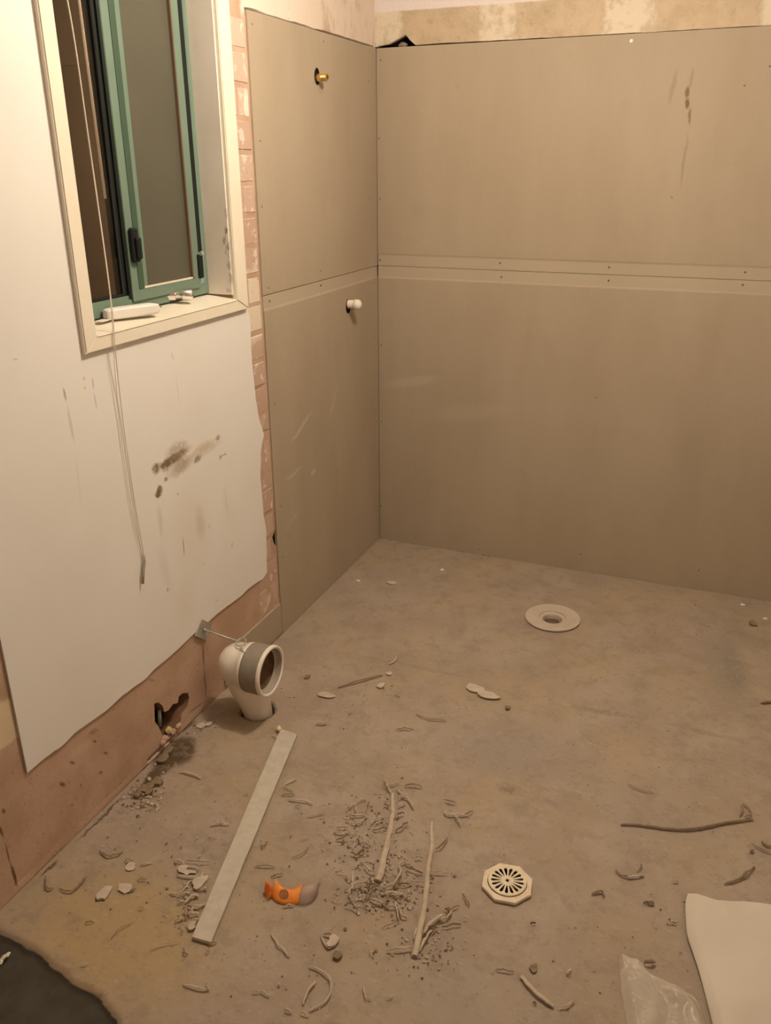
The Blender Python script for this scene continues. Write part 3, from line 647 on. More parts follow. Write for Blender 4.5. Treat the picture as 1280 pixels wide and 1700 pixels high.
bp_('rod_end', lathe([(.0001, .006), (.006, .005), (.007, 0), (.0001, -.001)], 10, (ra.x, ra.y, ra.z), 'x'), M_steel, smooth=True)
loop = [topc + Vector((.014 * math.cos(a), .016 * math.sin(a), .006 + .004 * math.sin(a))) for a in [k * .449 for k in range(15)]]
bp_('wire_loop', tube(loop, .0022, 6), M_steel, smooth=True)
bp_('wire_tail', tube(smooth_path([topc + Vector((.006, -.012, .004)), topc + Vector((.016, -.024, -.002)), topc + Vector((.030, -.030, -.006)), topc + Vector((.036, -.024, -.001))], 12), .0024, 6), M_steel, smooth=True)

# ---------------- floor drains ----------------
dr = empty('drain_flange', (DR.x, DR.y, 0), 'flat round pale drain flange with open centre near the back wall', 'drain')
b = lathe([(.090, -.004), (.094, .003), (.101, .0045), (.1015, .009), (.0995, .0105), (.052, .0095), (.0495, .0085), (.0485, .003)], 64, (0, 0, 0)); obj('flange', b, M_drain, dr)
b = lathe([(.0485, .0045), (.042, .0035), (.0365, .0025), (.0350, -.001), (.0345, -.028), (.034, -.045), (.0005, -.045)], 48, (0, 0, 0)); obj('throat', b, M_drain, dr, smooth=True)
b = lathe([(.0001, -.026), (.028, -.026), (.028, -.014), (.0001, -.012)], 32, (0, 0, 0)); obj('plug', b, simple('brown_plug', (.16, .105, .07), None), dr, smooth=True)
gr = empty('floor_grate', (GR.x, GR.y, 0), 'cream octagonal floor grate with a ring of petal shaped slots', 'drain')
gr.rotation_euler = (0, 0, 0)
oc = circ(.0, .0, .0615, 8, math.radians(31))
oc = rag(oc, .02, .0008, 2)
hb = slab(oc, [circ(-.001, .002, .0465, 48)], .009, fr_flat(.010)); bmesh.ops.bevel(hb, geom=[e_ for e_ in hb.edges if all(v.co.z > .009 for v in e_.verts) and all(math.hypot(v.co.x, v.co.y) > .052 for v in e_.verts)], offset=.0012, segments=1, affect='EDGES')
obj('octagonal_surround', hb, M_grate, gr)
GC = Vector((-.001, .003))
holes = []
for k in range(17):
    a = 2 * math.pi * k / 17 + .1; loop = []
    for rr, hw in ((.0125, .0008), (.019, .0019), (.026, .0030), (.0300, .0033)): loop.append((rr, -hw))
    for t_ in (-.6, 0, .6): loop.append((.0315 + .0018 * math.cos(t_ * 1.4), .0030 * math.sin(t_ * 1.4)))
    for rr, hw in ((.0300, .0033), (.026, .0030), (.019, .0019), (.0125, .0008)): loop.append((rr, hw))
    holes.append([(GC.x + 1.16 * (x * math.cos(a) - y * math.sin(a)), GC.y + 1.16 * (x * math.sin(a) + y * math.cos(a))) for x, y in loop])
star = []
for k in range(16):
    a = 2 * math.pi * k / 16; r = .0058 if k % 2 == 0 else .0038; star.append((GC.x + r * math.cos(a), GC.y + r * math.sin(a)))
obj('slotted_disc', slab(circ(GC.x, GC.y, .0450, 64), holes + [star],   .004, fr_flat(.0130)), M_grate, gr)
obj('cup', lathe([(.0455, .002), (.044, -.03), (.0001, -.03)], 32, (GC.x, GC.y, 0)), M_void, gr)

# ---------------- long white offcut strip ----------------
c = [FL(*p, .010) for p in ((466, 1210), (493, 1219), (350, 1564), (319, 1555))]
b = bmesh.new(); n = 30; R = []
for i in range(n + 1):
    t_ = i / n; l = c[0].lerp(c[3], t_); r = c[1].lerp(c[2], t_)
    k = noise.noise((t_ * 14, 0, 3)) * .0012; wv = .0015 * math.sin(t_ * 3.1)
    l = l + Vector((k, 0, wv)); r = r + Vector((noise.noise((t_ * 14, 5, 3)) * .0012, 0, wv))
    R.append([b.verts.new(l), b.verts.new(r), b.verts.new(r - Vector((0, 0, .0085))), b.verts.new(l - Vector((0, 0, .0085)))])
for a, d in zip(R, R[1:]):
    for k in range(4): b.faces.new((a[k], a[(k+1) % 4], d[(k+1) % 4], d[k]))
b.faces.new(R[0][::-1]); b.faces.new(R[-1]); bmesh.ops.recalc_face_normals(b, faces=b.faces)
obj('board_strip', b, M_strip, None, 'long straight pale cement board offcut lying on the floor below the waste pipe', 'strip')

# ---------------- scraps on the floor ----------------
LAB = []
def strand(name, px, wpx, m=M_scrap, lift=.0, flat=.45, label=None, cat='scrap', group=None, taper=.75, hump=.0045, w1=None, n=None):
    pts = [FL(*p) for p in px]; L = sum((b_ - a).length for a, b_ in zip(pts, pts[1:])); wpx *= .97; w1 = w1 and w1; k = n or max(9, min(30, int(L / .0035)))
    path = smooth_path(pts, k); sd = random.random() * 50
    d = (pts[0] - CC).length; r0 = wpx / (FPX / d) / 2; r1 = (w1 or wpx) / (FPX / d) / 2
    R0_ = lambda t_: max(.0008, (r0 + (r1 - r0) * t_) * (1 + .25 * noise.noise((t_ * 7, sd, 0))) * (1 - taper * abs(2 * t_ - 1) ** 4))
    for i, p in enumerate(path):
        t_ = i / k; p.z = R0_(t_) * flat + .0006 + lift + hump * (math.sin(math.pi * t_) + .6 * abs(noise.noise((t_ * 4, sd, 3))))
        kk = 1.6 if group else .6; p.x += (noise.noise((t_ * 6, sd, 7)) * r0 + noise.noise((t_ * 17, sd, 5)) * r0 * .5) * kk; p.y += (noise.noise((t_ * 6, sd, 9)) * r0 + noise.noise((t_ * 17, sd, 2)) * r0 * .5) * kk; p.z += (abs(noise.noise((t_ * 15, sd, 4))) * .004 if group else 0)
    b = tube(path, R0_, 6 if wpx < 6 else 8, True, None, flat, Vector((0, 0, 1)))
    base = path[0].copy(); base.z = 0
    for v in b.verts: v.co -= base
    o = obj(name, b, m, None, label, cat, group); o.location = base
    if group:
        a_, z_ = pts[0], pts[-1]; LAB.append((o, sum(p[0] for p in px) / len(px), sum(p[1] for p in px) / len(px), L, (z_ - a_).length / max(L, 1e-4), 'dark' if m == M_scrapdk else 'chalky' if m == M_flake else 'tan'))
    return o
def flake(px, rx, ry, m=M_flake, th=.0025, label=None, cat='flake', group=None, name='plaster_flake', ang=None, tilt=.0, lift=0, crisp=.28, nn=11):
    c = FL(*px); k = (CC - c).length / FPX; a = rx * k; bb = ry * k * 1.7; sd = random.random() * 50; ang = random.uniform(0, 3) if ang is None else ang
    b = bmesh.new(); lo, hi, mid = [], [], []
    for i in range(nn):
        t_ = 2 * math.pi * i / nn; rr = 1 + crisp * noise.noise((math.cos(t_) * 1.6, math.sin(t_) * 1.6, sd)) * 2
        x, y = a * rr * math.cos(t_), bb * rr * math.sin(t_); zz = tilt * x
        lo.append(b.verts.new((x * .97, y * .97, zz))); hi.append(b.verts.new((x, y, zz + th + .0008 * noise.noise((x * 200, y * 200, sd)))))
    tp_ = b.verts.new((0, 0, th * 1.15)); b.faces.new(lo[::-1])
    for i in range(nn):
        j = (i + 1) % nn; b.faces.new((lo[i], lo[j], hi[j], hi[i])); b.faces.new((hi[i], hi[j], tp_))
    o = obj(name, b, m, None, label, cat, group); o.location = (c.x, c.y, .0012 + lift + abs(tilt) * a); o.rotation_euler = (0, 0, 0 if rx != ry else ang); return o
def conv(s, ox, oy, pts): return [(ox + x / s, oy + y / s) for x, y in pts]
# the large strips
C2 = lambda pts: conv(4.571, 520, 1280, pts)
strand('sealant_strip', C2([(602,180),(602,330),(575,500),(545,640),(490,850)]), 5, M_scrap, .003, .5, 'thick tan sealant strip widening downward, upper of the two long ones', 'strip', taper=.15, w1=11, n=30)
strand('sealant_strip', C2([(895,395),(895,600),(870,800),(832,1100),(770,1420)]), 4.5, M_scrap, .003, .5, 'long thin tan strip with forked lower end left of the octagonal grate', 'strip', taper=.15, w1=9, n=36)
strand('sealant_stub', C2([(838,1240),(900,1180),(968,1112)]), 8, M_scrap, .005, .5, 'stubby tan piece leaning on the lower end of the thin strip', 'strip', taper=.1)
strand('sealant_sliver', C2([(808,1372),(850,1290),(895,1215)]), 4, M_scrap, .001, .5, 'narrow sliver running up right beside the thin strip foot', 'strip', taper=.3)
strand('bent_rod', [(1030,1371),(1055,1371),(1090,1376),(1130,1379),(1165,1377),(1195,1370),(1215,1367),(1250,1362)], 4.2, M_scrapdk, .001, .8, 'long dark brown curved stick on the floor at the right', 'stick', taper=.3, n=34, hump=.001)
strand('wood_sliver', conv(2.667, 800, 1450, [(170,458),(240,540),(315,593)]), 6.5, M_scrap, .001, .5, 'short straight pale sliver below the octagonal grate', 'sliver', taper=.2)
strand('curved_shaving', conv(3.048, 380, 1500, [(405,325),(450,340),(490,368),(515,400),(515,460),(480,510),(405,550)]), 3.4, M_scrap, .001, .7, 'large hook shaped shaving at the bottom edge of the floor', 'shaving', taper=.3, n=30)
strand('curved_shaving', conv(3.048, 380, 1500, [(440,400),(400,455),(375,515)]), 4, M_scrap, .001, .6, 'short curved shaving inside the large hook shaped one', 'shaving', taper=.3)
strand('straight_shaving', conv(3.368, 480, 920, [(270,750),(400,715),(520,680)]), 3, M_scrapdk, .0005, .7, 'thin dark stick on the floor right of the waste pipe', 'stick', taper=.3)

GA = ('thin curled shaving in the tangle beside the thick sealant strip', 'shavings around the thick strip')
GB = ('crinkled shaving in the heap below the thick sealant strip', 'shavings below the thick strip')
GCc = ('small shaving at the foot of the thin forked strip', 'shavings at the foot of the thin strip')
GD = ('little loose shaving right of the long thin strip', 'shavings right of the thin strip')
for pts, wd, G in [
    ([(540,80),(560,130),(590,185)],12,GA),([(520,135),(600,120),(655,95)],9,GA),([(690,125),(760,125),(830,140)],11,GA),([(630,150),(670,190),(720,205)],11,GA),
    ([(640,195),(700,215),(745,260),(765,300)],12,GA),([(640,230),(690,205)],9,GA),([(640,290),(700,255)],11,GA),([(535,260),(575,290)],12,GA),([(630,350),(690,340)],13,GA),
    ([(430,420),(470,380),(520,370),(575,375)],13,GA),([(450,450),(500,430),(570,420)],11,GA),([(455,465),(520,450),(590,445)],12,GA),([(470,410),(530,400),(580,395)],10,GA),
    ([(620,475),(680,440),(720,405)],13,GA),([(270,300),(300,270),(330,255)],10,GA),([(320,260),(325,330)],10,GA),([(330,250),(370,230),(385,210)],8,GA),([(250,335),(310,355),(400,345)],11,GA),
    ([(290,400),(330,415),(370,400),(385,370)],12,GA),([(180,450),(270,445)],11,GA),([(145,475),(230,485),(280,470)],14,GA),([(270,515),(310,490),(345,465)],12,GA),([(180,530),(220,535),(240,510)],13,GA),
    ([(270,540),(270,590)],12,GA),([(300,620),(310,580),(330,565)],12,GA),([(285,640),(330,655),(380,635),(375,600)],15,GA),([(340,520),(370,570)],9,GA),([(410,290),(430,250)],8,GA),([(395,330),(410,290)],7,GA),
    ([(320,745),(350,715),(385,705)],13,GB),([(385,730),(430,775),(470,785)],13,GB),([(305,760),(300,860),(285,900)],15,GB),([(250,790),(260,840)],10,GB),([(170,780),(240,785)],8,GB),
    ([(270,965),(290,910),(330,880),(390,860)],14,GB),([(330,905),(370,900)],10,GB),([(400,1020),(420,960),(460,905),(500,890)],15,GB),([(430,870),(480,880)],12,GB),
    ([(510,905),(590,890),(640,850),(660,790),(650,730),(730,685)],16,GB),([(610,910),(660,880),(730,870)],15,GB),([(520,945),(600,940),(700,955)],16,GB),([(440,980),(490,1015),(535,1030)],16,GB),
    ([(540,1045),(560,980),(590,950)],13,GB),([(620,1010),(635,1080),(645,1140)],12,GB),([(640,1030),(670,1110),(710,1120)],13,GB),([(560,1045),(620,1045)],12,GB),([(705,750),(770,775),(830,790)],13,GB),
    ([(700,715),(760,740)],9,GB),([(600,980),(660,990)],12,GB),([(380,1020),(440,1060)],10,GB),([(520,1200),(590,1180),(650,1150)],6,GB),([(140,975),(190,1000)],9,GB),([(240,1030),(290,1035),(340,1075)],12,GB),
    ([(880,780),(1020,785)],9,GD),([(780,665),(830,675)],9,GD),([(930,610),(980,580),(1020,520)],13,GD),([(990,230),(1040,250),(1080,255)],11,GD),([(985,315),(1030,350),(1100,345),(1190,355)],13,GD),
    ([(1070,350),(1120,430)],12,GD),([(1140,350),(1190,330),(1215,315)],11,GD),([(1130,940),(1160,1000),(1185,1025)],10,GD),([(780,860),(850,870)],8,GD),([(1135,1130),(1170,1135)],9,GD),
    ([(560,1375),(660,1370),(750,1360)],15,GCc),([(760,1290),(785,1190)],14,GCc),([(960,1150),(1010,1130),(1050,1070)],13,GCc),([(1020,1075),(1110,1030)],9,GCc),([(980,1195),(1050,1185),(1125,1175)],13,GCc),
    ([(940,1200),(900,1240)],14,GCc),([(1000,1060),(1040,1100)],12,GCc),([(430,1370),(435,1410)],8,GCc),([(450,1400),(465,1415)],9,GCc),([(560,1400),(590,1415)],8,GCc)]:
    strand('sealant_shaving', C2(pts), wd / 4.571 * 1.05, M_scrap if random.random() < .7 else M_scrapdk, random.uniform(.0005, .004), random.uniform(.6, 1.1), G[0], 'shaving', G[1], .6)

GE = ('chalky shaving in the heap left of the long cement strip', 'shavings left of the cement strip')
C1 = lambda pts: conv(4.0, 280, 1180, pts)
for pts, wd in [([(40,1005),(100,1020)],12),([(120,1010),(190,1010),(270,1015)],13),([(55,1100),(150,1115),(210,1110),(235,1080)],12),([(5,1215),(70,1220),(160,1130)],11),([(100,1290),(200,1230)],16),
                ([(140,1340),(240,1290)],16),([(60,1290),(100,1270)],12),([(40,1410),(100,1390)],13),([(130,1370),(200,1360)],16),([(200,1200),(260,1190)],12),([(110,1330),(120,1370)],14),([(90,1460),(95,1485)],9),
                ([(120,1050),(200,1060)],14),([(60,1240),(140,1215)],12),([(150,1400),(200,1390)],10)]:
    strand('chalky_shaving', C1(pts), wd / 4, M_flake if random.random() < .5 else M_scrap, random.uniform(0, .003), .6, GE[0], 'shaving', GE[1], .5)
flake((332, 1467), 10, 9, label='pale round plaster flake touching the left edge of the cement strip', th=.006, group=None)
flake((318, 1540), 6, 5, label='small lump left of the lower end of the cement strip', th=.006, m=M_scrap)
flake((310, 1446), 13, 5, label='flat flake at the top of the heap left of the cement strip')
lump(FL(463, 1214) + Vector((0, 0, .008)), (.009, .009, .009), 4, simple('cream_foam', (.74, .60, .40), None), 'foam_lump', None, 2, label='small cream lump at the upper end of the cement strip', cat='lump')

GF = ('faint thin shaving on the floor between the wall and the cement strip', 'shavings by the left wall')
GG = ('faint thin shaving on the floor right of the cement strip', 'shavings right of the cement strip')
for pts, wd, G in [([(70,410),(140,425),(215,455)],12,GF),([(270,770),(340,755),(405,762)],11,GF),([(340,740),(360,760)],9,GF),([(495,565),(530,560)],7,GF),([(100,1580),(105,1620),(130,1630)],10,GF),([(240,1620),(270,1605)],9,GF),([(270,1560),(320,1540)],14,GF),
                   ([(680,170),(730,190)],9,GG),([(750,570),(840,560)],10,GG),([(770,500),(850,460)],11,GG),([(760,510),(830,545)],10,GG),([(790,600),(870,605),(960,625)],12,GG),([(920,710),(1030,690)],9,GG),([(975,95),(1050,95)],9,GG),
                   ([(610,930),(660,880)],10,GG),([(570,1040),(710,1042)],8,GG),([(680,1110),(760,1090)],10,GG),([(750,1310),(840,1300)],11,GG),([(840,640),(880,645)],6,GG),([(820,980),(890,960),(930,910)],7,GG),([(850,870),(930,845)],6,GG)]:
    strand('thin_shaving', C1(pts), wd / 4, M_scrap if random.random() < .4 else M_scrapdk, 0, .6, G[0], 'shaving', G[1], .6)
C8 = lambda pts: conv(3.2, 0, 1400, pts)
for pts, wd in [([(525,40),(570,75),(620,70),(650,45)],9),([(660,100),(710,100)],6),([(740,125),(805,110)],8),([(245,180),(250,245),(285,245)],8),([(315,250),(370,265),(430,225),(460,180)],9),([(690,270),(720,245)],8),
                ([(730,205),(780,195)],6),([(740,350),(770,352)],6),([(800,570),(860,545),(960,530)],6),([(415,655),(470,645)],6),([(450,430),(500,425)],5),([(590,510),(640,460),(700,430)],5)]:
    strand('thin_shaving', C8(pts), wd / 3.2, M_scrap if random.random() < .5 else M_scrapdk, 0, .5, GF[0], 'shaving', GF[1], .6)
flake((217, 1440), 7, 4.5, label='pale oval flake on the floor left of the cement strip heap')
flake((173, 1486), 9, 8, label='whitish crumbly chip on the floor nearest the dark patch', th=.006)
flake((208, 1476), 12, 5, label='slanted pale flake beside the whitish chip')
for pts, wd in [([(970,755),(1040,775),(1110,785)],10),([(1100,750),(1110,790)],8)]:
    strand('bent_shaving', C8(pts), wd / 3.2, M_scrap, 0, .6, 'bent shaving on the floor near the bottom edge right of the dark patch', 'shaving', 'bent shavings near the bottom edge', .5)
strand('cable_tie', conv(3.2, 0, 1400, [(-5,625),(15,600),(40,580),(38,575)]), 6, simple('white_plastic', (.75, .66, .52), None), -.012, .6, 'small white plastic hook on the dark patch at the left edge', 'hook', taper=.2)
GH = ('small shaving near the bottom edge between the hook shaving and the plastic film', 'shavings at the bottom edge')
for pts, wd in [([(210,155),(250,215),(305,275)],9),([(360,555),(405,575)],9),([(280,545),(320,560)],9),([(160,450),(205,475)],8),([(680,430),(690,490)],8),([(700,485),(720,490)],6),([(800,490),(835,470)],6),([(120,455),(160,455)],6),([(250,410),(258,425)],8)]:
    strand('stray_shaving', conv(3.048, 380, 1500, pts), wd / 3.048, M_scrap, 0, .6, 'stray shaving on the floor below the orange wrapper', 'shaving', 'shavings below the orange wrapper', .5)
for pts, wd in [([(60,432),(140,442)],7),([(340,602),(380,590),(405,568)],7),([(370,455),(395,430)],7),([(485,95),(525,85),(540,110)],8),([(615,15),(665,22),(715,12)],9),([(715,135),(740,140),(760,135)],12),([(720,407),(770,403)],14),([(830,225),(860,225)],8),([(840,42),(868,42)],6),([(215,228),(238,226)],8),([(225,575),(240,585)],8)]:
    strand('stray_shaving', conv(2.667, 800, 1450, pts), wd / 2.667, M_scrapdk if random.random() < .6 else M_scrap, 0, .6, 'stray dark shaving on the floor between grate and white sheet', 'shaving', 'shavings between grate and sheet', .5)
flake((886, 1609), 6, 5, label='dark scuffed crumb at the upper end of the pale sliver', m=M_scrapdk)
# twisted pair left bottom of heap
flake(C2([(155,1305)])[0], 7, 7, label='pale folded flake below the shaving heap', th=.007, tilt=.2)
flake(C2([(185,1412)])[0], 7, 4, label='dark brown chip just below the folded flake', m=M_scrapdk, th=.006)
strand('stray_shaving', C2([(60,1260),(100,1340),(130,1355)]), 3, M_scrap, 0, .6, 'curled edge left of the folded pale flake', 'shaving', taper=.4)
strand('stray_shaving', C2([(80,1250),(130,1260),(150,1300)]), 3, M_scrapdk, .002, .6, 'dark curled edge on top of the folded pale flake', 'shaving', taper=.4)
# right side scraps
C5 = lambda pts: conv(4.267, 980, 1300, pts)
for pts, wd, lab in [([(950,722),(1050,690),(1110,645),(1165,595)],14,'dark twig with forked end above the white sheet'),([(1060,690),(1130,665)],8,'pale sliver under the dark forked twig'),
                     ([(1140,435),(1200,475),(1275,505)],9,'thin twig at the right edge above the forked twig'),([(1210,420),(1240,450),(1275,455)],14,'dark torn scrap at the right edge of the floor'),
                     ([(180,620),(215,660),(290,672),(380,662)],11,'curved pale brown shaving midway between grate and right edge'),([(330,640),(360,600),(350,575)],7,'loop end above the curved pale brown shaving'),
                     ([(270,10),(330,50),(450,75)],6,'faint shaving above the left end of the dark curved stick'),([(1065,160),(1075,200),(1060,245)],9,'left strand of the tuft above the stick end'),
                     ([(1075,150),(1120,190),(1140,235)],9,'right strand of the tuft above the stick end'),([(1090,245),(1140,240)],9,'foot of the tuft above the stick end'),([(1130,495),(1155,485)],14,'dark crumb left of the thin right edge twig'),
                     ([(5,795),(50,790),(75,775),(95,820)],9,'small bent shaving right of the octagonal grate')]:
    strand('floor_scrap', C5(pts), wd / 4.267 * 1.1, M_scrapdk, 0, .7, lab, 'scrap', taper=.4)
# scraps towards the back of the floor
C7 = lambda pts: conv(3.368, 480, 920, pts)
flake(C7([(573,165)])[0], 8.5, 3.2, label='small pale disc on the floor near the corner', th=.005, crisp=.05)
flake(C7([(1035,752)])[0], 16, 6, label='larger left one of two overlapping pale flakes on mid floor', th=.004)
flake(C7([(1112,796)])[0], 17, 5.5, label='right one of two overlapping pale flakes on mid floor', th=.004, lift=.002)
flake(C7([(515,740)])[0], 7, 5, label='pale triangular flake right of the thin dark stick', th=.004, nn=5)
flake(C7([(100,690)])[0], 4.5, 3, label='dark chip right of the grey pipe collar', m=M_scrapdk, th=.005)
flake(C7([(1222,865)])[0], 4, 3, label='dark crumb just right of the two pale flakes', m=M_scrapdk, th=.006)
flake(C7([(210,790)])[0], 15, 5, label='dusty pale smear of plaster left of the thin dark stick', m=M_scrap, th=.002)
flake(C7([(560,672)])[0], 6, 2.5, label='tiny flake at the right tip of the thin dark stick', th=.003)
strand('pale_arc', C7([(555,620),(590,605),(602,572)]), 2.6, M_flake, 0, .6, 'pale arc shaped shaving above the thin dark stick', 'shaving', taper=.4)
for pts, wd in [([(150,955),(210,957)],8),([(600,985),(700,985)],8),([(710,895),(780,930),(880,935)],6),([(590,795),(620,805)],5),([(330,910),(350,900)],6)]:
    strand('stray_shaving', C7(pts), wd / 3.368, M_scrapdk, 0, .6, 'thin dark shaving on mid floor above the shaving tangle', 'shaving', 'shavings on mid floor', .5)
flake((1249, 1037), 6, 4, label='dark star shaped chip near the back right of the floor', m=M_scrapdk, th=.008)
strand('stray_shaving', [(1263,1169),(1285,1168)], 4, M_scrapdk, 0, .7, 'dark shaving at the right edge of the floor level with the flakes', 'shaving', taper=.4)
for i, p in enumerate([(595,965),(734,947),(1233,1005),(1270,1028)]): flake(p, 3.2, 1.8, label='tiny white plaster speck near the back wall foot, ' + ['leftmost by the corner', 'midway between corner and flange', 'third from the left', 'rightmost by the frame edge'][i], group='white specks near the back wall', th=.003, m=simple('white_speck', (.78, .70, .60), None) if i == 0 else bpy.data.materials['white_speck'])
# countless crumbs
b = bmesh.new(); rr = random.Random(3)
def crumb(x, y, r):
    vs_ = bmesh.ops.create_icosphere(b, subdivisions=1, radius=r)['verts'] if False else None
    p = [b.verts.new((x + r * rr.uniform(.6, 1.3) * math.cos(a), y + r * rr.uniform(.6, 1.3) * math.sin(a), .0004)) for a in (0, 1.3, 2.6, 3.9, 5.1)]
    q = b.verts.new((x + rr.uniform(-.3, .3) * r, y, .0006 + r * rr.uniform(.4, .9)))
    for i in range(5): b.faces.new((p[i], p[(i+1) % 5], q))
for cx, cy, sx, sy, n_, r in [(610,1380,65,60,240,2.0),(640,1480,60,40,240,2.2),(715,1580,40,25,60,2.0),(320,1490,30,50,120,2.0),(235,1320,28,25,110,2.6),(330,1205,20,18,30,2.5),(880,1250,380,170,170,1.1),(300,1420,190,90,130,1.4),(560,1140,80,40,60,1.3),(1050,1560,180,80,70,1.5),(1180,1080,90,60,50,1.2),(500,1600,160,60,60,1.4),(720,1570,60,40,40,1.5)]:
    for _ in range(n_):
        px, py = rr.gauss(cx, sx * .7), rr.gauss(cy, sy * .7); c = FL(px, py)
        if c.x < .01 or c.y > -.02 or c.x > 2 or in_patch(c.x, c.y) > -.01 and c.y < -2.2 and c.x < .7: continue
        sa_, sb_2 = FL(480, 1214), FL(335, 1560); t_ = max(0, min(1, (c - sa_).dot(sb_2 - sa_) / (sb_2 - sa_).length_squared))
        if (sa_.lerp(sb_2, t_) - c).length < .036: continue
        if (c - PB).length < .07 or (Vector((c.x, c.y, 0)) - GR).length < .065 or (Vector((c.x, c.y, 0)) - DR).length < .105: continue
        crumb(c.x, c.y, rr.uniform(.5, 1.4) * r * (CC - c).length / FPX)
for i_, q_f in enumerate(b.faces): q_f.material_index = 1 if (i_ // 5) % 3 == 0 else 0
pc_ = obj('plaster_crumbs', b, M_scrap, None, 'tiny plaster crumbs and grit strewn over the floor', 'debris', None, 'stuff'); pc_.data.materials.append(M_scrapdk)

# rubble below the broken hole
rub = [((238,1312),9,6),((252,1305),7,5),((262,1300),8,5),((228,1322),6,4),((247,1318),5,4),((272,1262),7,6),((280,1250),6,5),((335,1206),6,4),((346,1204),5,3)]
for i, (p, a, c_) in enumerate(rub[:7]):
    flake(p, a, c_, m=M_scrapdk, th=.008, label='rubble chip on the floor under the broken hole, ' + ['leftmost big one','right of the leftmost','lying farthest from the wall','smallest at far left','lowest small one','flat one touching the wall','brown one closest to the hole'][i], cat='rubble', group='rubble under the broken hole', name='rubble_chip')
for (p, a, c_), w_l in zip(rub[7:], ('left', 'right')):
    flake(p, a, c_, label='pale crumb on the floor between hole and waste pipe, ' + w_l + ' one of two', group='crumbs between hole and pipe', th=.005)

# ---------------- torn orange wrapper ----------------
wr = empty('torn_wrapper', FL(465, 1500), 'torn orange and clear plastic wrapper curling up from the floor', 'wrapper')
def ribbon(px, hpx, m, name, lean=.35, label=None):
    """strip whose foot stays on the floor along px and which leans back, heights in metres"""
    n = 18; P_ = smooth_path([FL(*p) for p in px], n); b = bmesh.new(); rows = []
    hs = smooth_path([(h_, 0, 0) for h_ in hpx], n)
    for i, p in enumerate(P_):
        h_ = max(.001, hs[i].x); row = []
        for k in range(5):
            t_ = k / 4; row.append(b.verts.new(Vector((p.x - .25 * h_ * lean * t_, p.y + h_ * lean * (t_ + .5 * t_ * t_), .001 + h_ * t_ * (1 - .25 * t_)))))
        rows.append(row)
    for a, c_ in zip(rows, rows[1:]):
        for k in range(4): b.faces.new((a[k], c_[k], c_[k+1], a[k+1]))
    bmesh.ops.recalc_face_normals(b, faces=b.faces)
    b2 = bmesh.ops.solidify(b, geom=b.faces[:], thickness=.0005)
    return part(name, b, m, wr, label=label, smooth=True)
ribbon([(438,1488),(447,1493),(451,1491)], [.042,.036,.020], simple('red_orange_print', (.62, .13, .03), (.70, .2, .04), 80, .4), 'red_end', .3, 'deep red orange folded end')
ribbon([(441,1492),(447,1494),(449,1492)], [.006,.024,.022], simple('yellow_print', (.55, .42, .05), (.75, .3, .04), 80, .4), 'yellow_edge', .1, 'yellow green edge')
ribbon([(450,1490),(458,1498),(470,1502),(484,1503),(495,1502)], [.030,.026,.024,.026,.032], M_orange, 'orange_panel', .8, 'bright orange printed panel')
ribbon([(495,1502),(508,1502),(518,1497),(526,1484),(530,1466)], [.030,.032,.028,.02,.008], M_lilac, 'clear_tail', .9, 'clear lilac tinted film tail')
rim_ = strand('rolled_edge', [(495,1503),(508,1503),(518,1498),(526,1486),(530,1468)], 1.8, M_scrapdk, 0, .8, cat=None, taper=.4); rim_.location -= wr.location; rim_.parent = wr; rim_['label'] = 'dark rolled lower edge'
# oval mark on the orange panel
oc_ = [FL(*p) for p in ((473, 1491),)][0]
b = lathe([(.0001, .0010), (.0085, .0012), (.0112, .0010), (.0116, 0)], 24, (0, 0, 0)); o = part('oval_mark', b, simple('brown_ink', (.50, .20, .08), (.34, .15, .08), 120), wr, label='brown oval mark'); 
o.matrix_parent_inverse = Matrix.Identity(4); o.location = Vector((oc_.x, oc_.y - .004, .0155)) - wr.location + Vector((0, 0, 0)); o.rotation_euler = (.85, 0, .1)

# ---------------- sheet and clear film, bottom right ----------------
def drape(name, outline, zf, m, step, label, cat, th=.0015):
    b = slab([(p.x, p.y) for p in outline], [], .0, fr_flat(0))
    return b
def sheet(name, left_px, right_x, zf, m, label, cat, nu=60, nv=70, th=.002):
    L = smooth_path([FL(*p) for p in left_px], nv); b = bmesh.new(); rows = []
    for j, p in enumerate(L):
        q = right_x(j / nv); row = []
        for i in range(nu + 1):
            u = i / nu; s = p.lerp(q, u); s.z = zf(u, j / nv, s); row.append(b.verts.new(s))
        rows.append(row)
    for a, c_ in zip(rows, rows[1:]):
        for i in range(nu): b.faces.new((a[i], a[i+1], c_[i+1], c_[i]))
    bmesh.ops.recalc_face_normals(b, faces=b.faces)
    if sum(f.normal.z for f in b.faces) < 0: bmesh.ops.reverse_faces(b, faces=b.faces)
    bmesh.ops.solidify(b, geom=b.faces[:], thickness=th)
    return obj(name, b, m, None, label, cat, smooth=True)
